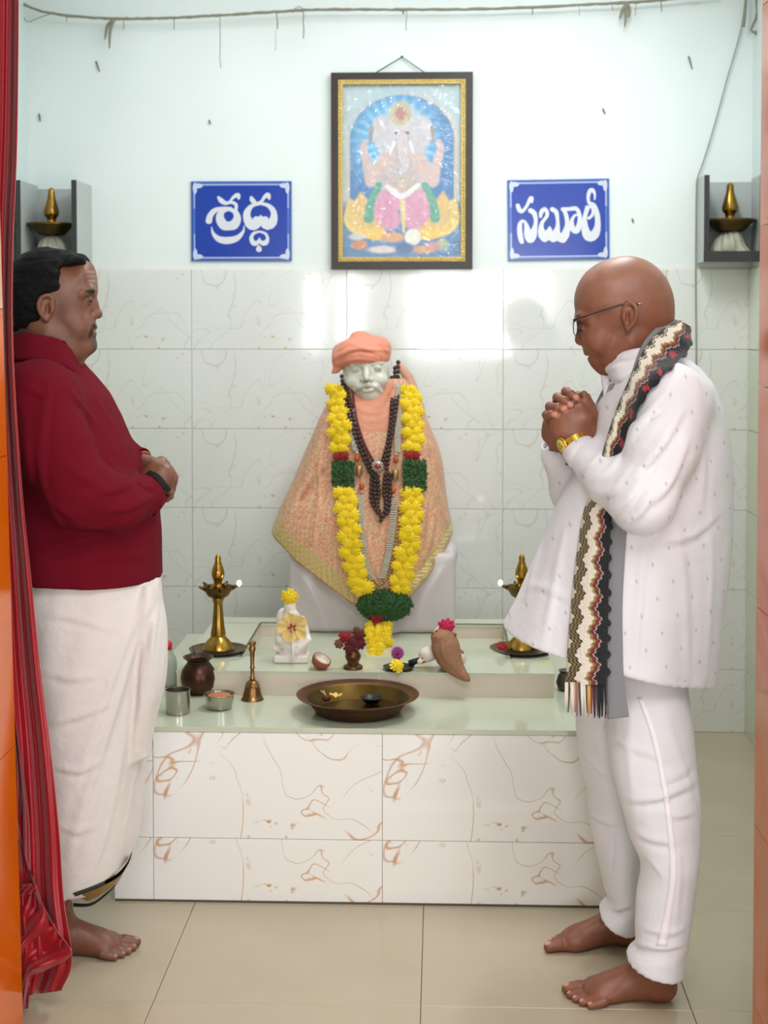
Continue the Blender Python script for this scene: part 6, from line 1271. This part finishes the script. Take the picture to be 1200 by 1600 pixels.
# ---- feet
f = Vol((L3(-70, 0)[0], YL-.28, -.004), (L3(235, 0)[0]+.02, YL+.34, .34), .0032)
g1, g2 = WZ(97, 1494, 0), WZ(212, 1482, 0); an = math.atan2(g2[1]-g1[1]+.0, g2[0]-g1[0])
nails = foot(f, WZ(54, 1493, 0)[:2], math.radians(6), 1, .245, leg_top=tuple(W(86, 1340, YL-.1)))
nails += foot(f, (g1[0]-.3, YL+.16), math.radians(10), -1, .245, leg_top=(g1[0]-.25, YL+.16, .3))
f.plane((0, 0, 0), (0, 0, -1))
bd = Vol(L3(-50, 1420)+np.array([0, -.32, 0]), L3(270, 560)+np.array([0, .32, 0]), .009)
bd.sect(side_sections([(585, 35, 115, .09), (620, 15, 150, .17), (700, 5, 180, .18), (800, 5, 215, .185), (900, 15, 225, .18), (1000, 40, 220, .17), (1060, 60, 200, .14)], YL), .02)
bd.cone(L3(62, 560), L3(70, 640), .06, .08, .03)
bd.chain([L3(110, 1040, -.09), L3(105, 1250, -.1), L3(90, 1400, -.1)], [.09, .05, .035], .02); bd.chain([L3(95, 1040, .09), L3(60, 1250, .12), L3(10, 1400, .14)], [.09, .05, .035], .02)
bd.chain([L3(70, 630, -.19), L3(130, 775, -.23), L3(228, 770, -.075)], [.05, .04, .028], .02); bd.chain([L3(80, 630, .19), L3(120, 770, .22), L3(214, 722, .05)], [.05, .04, .028], .02)
SL = lin((118, 73, 54))
def col_l(V):
    c = np.tile(np.array(SL), (len(V), 1)); n_ = noise3(31, 8, 60, 160)(V[:, 0], V[:, 1], V[:, 2])
    c = blend(c, V, L3(148, 516, 0), .024, (124, 72, 64), .5, 1, (1, 1, .45))
    for s in (-1, 1):
        c = blend(c, V, L3(140, 466, s*.038), .019, (64, 38, 30), .9, .8, (1, 1, .7)); c = blend(c, V, L3(142, 470.5, s*.036), .014, (22, 16, 15), .5, 1, (1, 1, .3)); c = blend(c, V, L3(141, 455.5, s*.033), .024, (16, 12, 11), .4, 1, (1, 1.25, .3))
        c = blend(c, V, L3(148, 509, s*.010), .017, (26, 20, 20), .35, 1, (1.1, 1.4, .5)); c = blend(c, V, L3(141, 519, s*.028), .012, (36, 28, 26), .6, 1, (1, 1, 1.9))
        for yy in (425, 432, 439): c = blend(c, V, L3(139+(yy-425)*.3, yy, s*.02), .028, (178, 150, 138), .5, .5, (1, 1, .16))
        c = blend(c, V, L3(97, 478, s*.076), .024, (84, 56, 46), 1., .7, (.7, 1.4, 1.7)); c = blend(c, V, L3(112, 535, s*.055), .045, (112, 74, 60), .9, .6)
    c = blend(c, V, L3(143, 536, 0), .027, (66, 56, 56), .4); c = blend(c, V, L3(136, 546, 0), .027, (32, 26, 26), .5); c = blend(c, V, L3(147, 529, 0), .008, (52, 44, 42), .5)
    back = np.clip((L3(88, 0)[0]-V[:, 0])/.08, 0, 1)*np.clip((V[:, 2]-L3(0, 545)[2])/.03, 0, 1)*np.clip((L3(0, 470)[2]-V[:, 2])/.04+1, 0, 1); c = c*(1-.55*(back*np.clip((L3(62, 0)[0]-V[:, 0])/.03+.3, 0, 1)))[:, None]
    for t, r in nails: c = blend(c, V, t, r*1.2, (176, 128, 110), .5)
    return c
join_zones('body', [(hb, 1), (h, 1), (f, 1), (bd, 2)], M_skin, lm, col_l)
hr.build('hair', M_hair, lm, 1)
# ---- shirt
M_maroon = mat('maroon_shirt_cotton', (104, 12, 30), .9, bump=.25, bs=26, sheen=0., spec=.12, var=.1, vs=4)
lo = L3(-45, 950)+np.array([0, -.36, 0]); hi = L3(285, 505)+np.array([0, .36, 0]); t = Vol(lo, hi, .0052)
rows = [(548, 25, 118, .088), (565, 8, 127, .125), (590, -5, 146, .18), (615, -10, 166, .2), (650, -14, 184, .21), (700, -16, 208, .215), (760, -16, 238, .215), (820, -12, 248, .215), (870, -6, 250, .215), (930, 0, 251, .215)]
t.sect(side_sections(rows, YL), .01, e=2.2)
for s in (-1, 1): t.ell(L3(62, 618, s*.165), (.09, .09, .085), .05)
tb = bvh_of(t)
t.chain([L3(62, 632, -.19), L3(84, 700, -.22), L3(125, 772, -.235), (L3(178, 788, -.185)), L3(226, 774, -.09)], [.088, .084, .076, .062, .048], .028)
t.chain([L3(70, 632, .19), L3(120, 770, .22), L3(170, 760, .17), L3(208, 722, .06)], [.085, .07, .058, .04], .028)
t.folds([([(120, 585), (160, 640), (195, 700)], .006, .010), ([(80, 600), (70, 650), (66, 720)], .007, .012), ([(100, 605), (140, 650), (180, 715)], .007, .012), ([(190, 690), (206, 730), (215, 765)], .007, .009), ([(60, 715), (75, 770), (100, 830)], .010, .012), ([(85, 790), (130, 822), (170, 822)], .012, .010), ([(160, 800), (200, 795), (236, 778)], .009, .009),
    ([(205, 745), (225, 760), (240, 762)], .006, .007), ([(60, 860), (120, 845), (200, 838)], .008, .012), ([(150, 770), (185, 765), (215, 745)], .006, .009), ([(40, 600), (50, 612), (70, 618)], .007, .008), ([(235, 800), (240, 850), (244, 900)], .006, .008), ([(120, 880), (170, 872), (230, 868)], .005, .012), ([(95, 720), (120, 745), (150, 755)], .006, .012), ([(40, 640), (44, 700), (52, 780)], .006, .012)])
t.disp(lambda x, y, z: noise3(41, 6, 3, 8)(x, y, z)*.0013)
a1, a2 = L3(60, 917, -.19), L3(250, 905, -.02); t.plane(a1, (-(a2[2]-a1[2])*-1, 0, -(a2[0]-a1[0])))
i3 = Vol(lo, hi, .0052); i3.sect(side_sections([(r[0], r[1]+9, r[2]-9, r[3]-.012) for r in rows[7:]]+[(960, 2, 240, .2)], YL), 0, e=2.2); t.d = np.maximum(t.d, -i3.d)
t.build('shirt', M_maroon, lm, 1)
for cen, tip, dr, r0 in ((L3(229, 773, -.086), L3(244, 752, -.066), 0, .0415), (L3(212, 724, .052), L3(236, 730, .03), 0, .036)):
    ax = Vector(tip-cen).normalized(); Q = ax.to_track_quat('Z', 'Y'); n = 28; V = []
    for r, z in [(r0+.003, -.03), (r0+.006, -.015), (r0+.006, .016), (r0+.002, .0168), (r0, -.01)]:
        for k in range(n): a_ = 2*math.pi*k/n; V.append(Vector(cen)+Q @ Vector((r*math.cos(a_), r*math.sin(a_), z)))
    b = MB(); b.add(V, [(i*n+k, i*n+(k+1) % n, (i+1)*n+(k+1) % n, (i+1)*n+k) for i in range(4) for k in range(n)]); b.build('cuff', M_maroon, lm, local=False)
cv = Vol(L3(-5, 600)+np.array([0, -.15, 0]), L3(145, 515)+np.array([0, .15, 0]), .003)
rows_c = [[(8, 535, -.06), (35, 524, -.098), (66, 528, -.102), (92, 534, -.088), (108, 548, -.06), (119, 562, -.012)], [(4, 552, -.08), (35, 546, -.116), (66, 548, -.12), (95, 553, -.105), (112, 566, -.07), (124, 577, -.016)], [(3, 564, -.09), (35, 560, -.13), (66, 563, -.135), (98, 571, -.115), (116, 582, -.075), (128, 588, -.02)]]
R = [[L3(*q) for q in row] for row in rows_c]; R = [bez(r_, 16) for r_ in R]
R = np.array(R); R = np.stack([bez(R[:, j], 15) for j in range(16)], 1); R = np.stack([bez(R[i], 40) for i in range(15)], 0)
for i in range(15): cv.chain(list(R[i]), [.0048]*40, .004)
ring = [L3(62+52*math.cos(a_), 548+6*math.cos(a_), .092*math.sin(a_)) for a_ in np.linspace(0, 2*math.pi, 33)]
for q in range(12): cv.chain([r_+np.array([0, 0, .005*q-.03]) for r_ in ring], [.004]*33, .008)
cv.build('collar', M_maroon, lm, 1)
# ---- wrapped white cloth with gold and green border
lo = L3(-10, 1425)+np.array([0, -.32, 0]); hi = L3(290, 885)+np.array([0, .34, 0]); q = Vol(lo, hi, .0052)
rows = [(895, 12, 246, .195), (950, 16, 250, .2), (1010, 24, 248, .2), (1080, 34, 240, .195), (1150, 36, 230, .19), (1220, 38, 224, .185), (1290, 40, 216, .18), (1340, 42, 206, .175), (1380, 44, 190, .17), (1420, 46, 165, .165)]
q.sect(side_sections(rows, YL), .01, e=2.3)
# hanging front pleats
q.sect(side_sections([(905, 236, 252, .05), (960, 232, 266, .07), (1010, 228, 267, .075), (1060, 222, 264, .07), (1110, 215, 252, .06), (1150, 212, 245, .05), (1172, 212, 243, .045)], YL, -.06), .02, e=2)
q.disp(lambda x, y, z: np.sin((x-.35*(z-1))*70+noise3(51, 5, 1, 3)(x, y, z)*1.3)*.0012)
q.folds([([(248, 912), (215, 990), (190, 1080), (150, 1200), (110, 1330)], .011, .014), ([(238, 915), (205, 985), (160, 1110), (120, 1230)], .007, .012), ([(228, 915), (225, 1000), (222, 1100), (210, 1250)], .010, .011), ([(250, 930), (240, 1000), (232, 1080), (226, 1160)], .008, .010), ([(205, 1060), (195, 1160), (170, 1290), (140, 1380)], .006, .012), ([(80, 1130), (120, 1120), (170, 1100)], .006, .010),
    ([(75, 960), (120, 968), (170, 985)], .004, .010), ([(85, 1200), (125, 1205), (150, 1190)], .007, .009), ([(90, 1290), (120, 1300), (145, 1290)], .005, .010), ([(260, 940), (258, 1010), (250, 1090)], .006, .009), ([(215, 1120), (212, 1200), (196, 1300)], .006, .009), ([(70, 1050), (110, 1060), (150, 1055)], .004, .012)])
M_dhoti = mat('cream_dhoti_cotton', (222, 213, 210), .85, bump=.3, bs=34, sheen=.15, spec=.3)
sl, g = q.sub(q.lo, q.lo+q.n*q.h)
H = [(60, 1440), (100, 1404), (122, 1399), (150, 1388), (180, 1372), (198, 1352), (206, 1334), (230, 1290), (290, 1240)]
hx = [L3(a_, b_, -.15)[0] for a_, b_ in H]; hz = [L3(a_, b_, -.15)[2] for a_, b_ in H]
q.d = np.maximum(q.d, np.interp(g[0], hx, hz)-g[2]).astype(np.float32)
db_ = bvh_of(q)
inn = Vol(lo, hi, .0052); inn.sect(side_sections([(r[0], r[1]+8, r[2]-8, r[3]-.012) for r in rows[6:]]+[(1445, 56, 152, .145)], YL), 0, e=2.3); q.d = np.maximum(q.d, -inn.d)
dh = q.build('dhoti', M_dhoti, lm, 1)
M_bgreen = mat('dark_green_border', (38, 44, 40), .8); M_bgold = mat('gold_woven_border', (176, 134, 62), .45, .3, bump=.4, bs=300)
def band(name, A, B, m, off, n=60):
    a_, b_ = bez(A, n), bez(B, n); bb = bvh_of(q, 0); V = []; last = None
    for i in range(n):
        for p in (a_[i], (a_[i]+b_[i])/2, b_[i]):
            hh = hit(bb, p[0], p[1], off); hh = hh if hh is not None else (None if last is None else Vector(W(p[0], p[1], last)))
            if hh is None: hh = Vector(L3(p[0], p[1], -.15))
            last = hh.y; V.append(hh)
    N = len(V); V += [p+Vector((0, .003, 0)) for p in V]; Fc = []
    for i in range(n-1):
        for j in (0, 1): c0 = i*3+j; Fc += [(c0, c0+1, c0+4, c0+3), (c0+N, c0+3+N, c0+4+N, c0+1+N)]
        Fc += [(i*3, i*3+3, i*3+3+N, i*3+N), (i*3+2, i*3+2+N, i*3+5+N, i*3+5)]
    obj(name, mesh(name, V, Fc, m), dh, local=False)
band('border', [(206, 1331), (198, 1348), (182, 1366), (152, 1382), (114, 1396)], [(205, 1338), (199, 1353), (184, 1371), (154, 1387), (118, 1401)], M_bgreen, .004)
# underside of the turned border seen below the hem
b = MB(); up_ = bez([(204, 1338), (190, 1366), (155, 1387), (118, 1400)], 30); dn_ = bez([(203, 1340), (186, 1374), (157, 1398), (137, 1408)], 30)
V = [W(x, y, YL-.1) for x, y in up_]+[W(x, y, YL-.03) for x, y in dn_]; V += [np.array(p)+np.array([0, .003, 0]) for p in V]
b.add(V, [(i, i+1, 31+i, 30+i) for i in range(29)]+[(60+i, 90+i, 91+i, 61+i) for i in range(29)]); b.build('gold_border', M_bgold, dh, local=False)
b = MB(); dn2 = bez([(200, 1347), (184, 1378), (160, 1400), (140, 1412), (114, 1412)], 30); dn3 = bez([(199, 1350), (183, 1381), (160, 1404), (140, 1416), (115, 1417)], 30)
V = [W(x, y, YL-.032) for x, y in dn2]+[W(x, y, YL-.028) for x, y in dn3]; V += [np.array(p)+np.array([0, .004, 0]) for p in V]
b.add(V, [(i, i+1, 31+i, 30+i) for i in range(29)]+[(60+i, 90+i, 91+i, 61+i) for i in range(29)]); b.build('border', M_bgreen, dh, local=False)
b = MB(); V = [W(98, 1383, YL-.12), W(133, 1402, YL-.11), W(98, 1408, YL-.11)]; V += [np.array(p)+np.array([0, .004, 0]) for p in V]; b.add(V, [(0, 2, 1), (3, 4, 5), (0, 1, 4, 3), (1, 2, 5, 4)]); b.build('folded_corner', M_dhoti, dh, local=False)
# ---- dark thread bracelet and toe ring
ce = Vector(L3(247, 752, -.063)); ax = (Vector(L3(256, 742, -.056))-Vector(L3(238, 762, -.070))).normalized(); Q = ax.to_track_quat('Z', 'Y')
b = MB(); 
for o_ in (-.004, 0, .004): b.tube([ce+Q @ Vector((.0335*math.cos(a_), .0335*math.sin(a_), o_+.002*math.sin(3*a_))) for a_ in np.linspace(0, 2*math.pi, 33)], .0032, 6, cap=False)
b.build('thread_bracelet', mat('black_thread', (20, 20, 24), .8), lm, local=False)
b = MB(); ce = Vector(L3(224, 724, .045)); b.tube([ce+Vector((.010*math.sin(a_*2), .028*math.sin(a_), .028*math.cos(a_))) for a_ in np.linspace(0, 2*math.pi, 25)], .003, 6, cap=False); b.build('thread_bracelet', mat('orange_thread', (170, 90, 50), .8), lm, local=False)
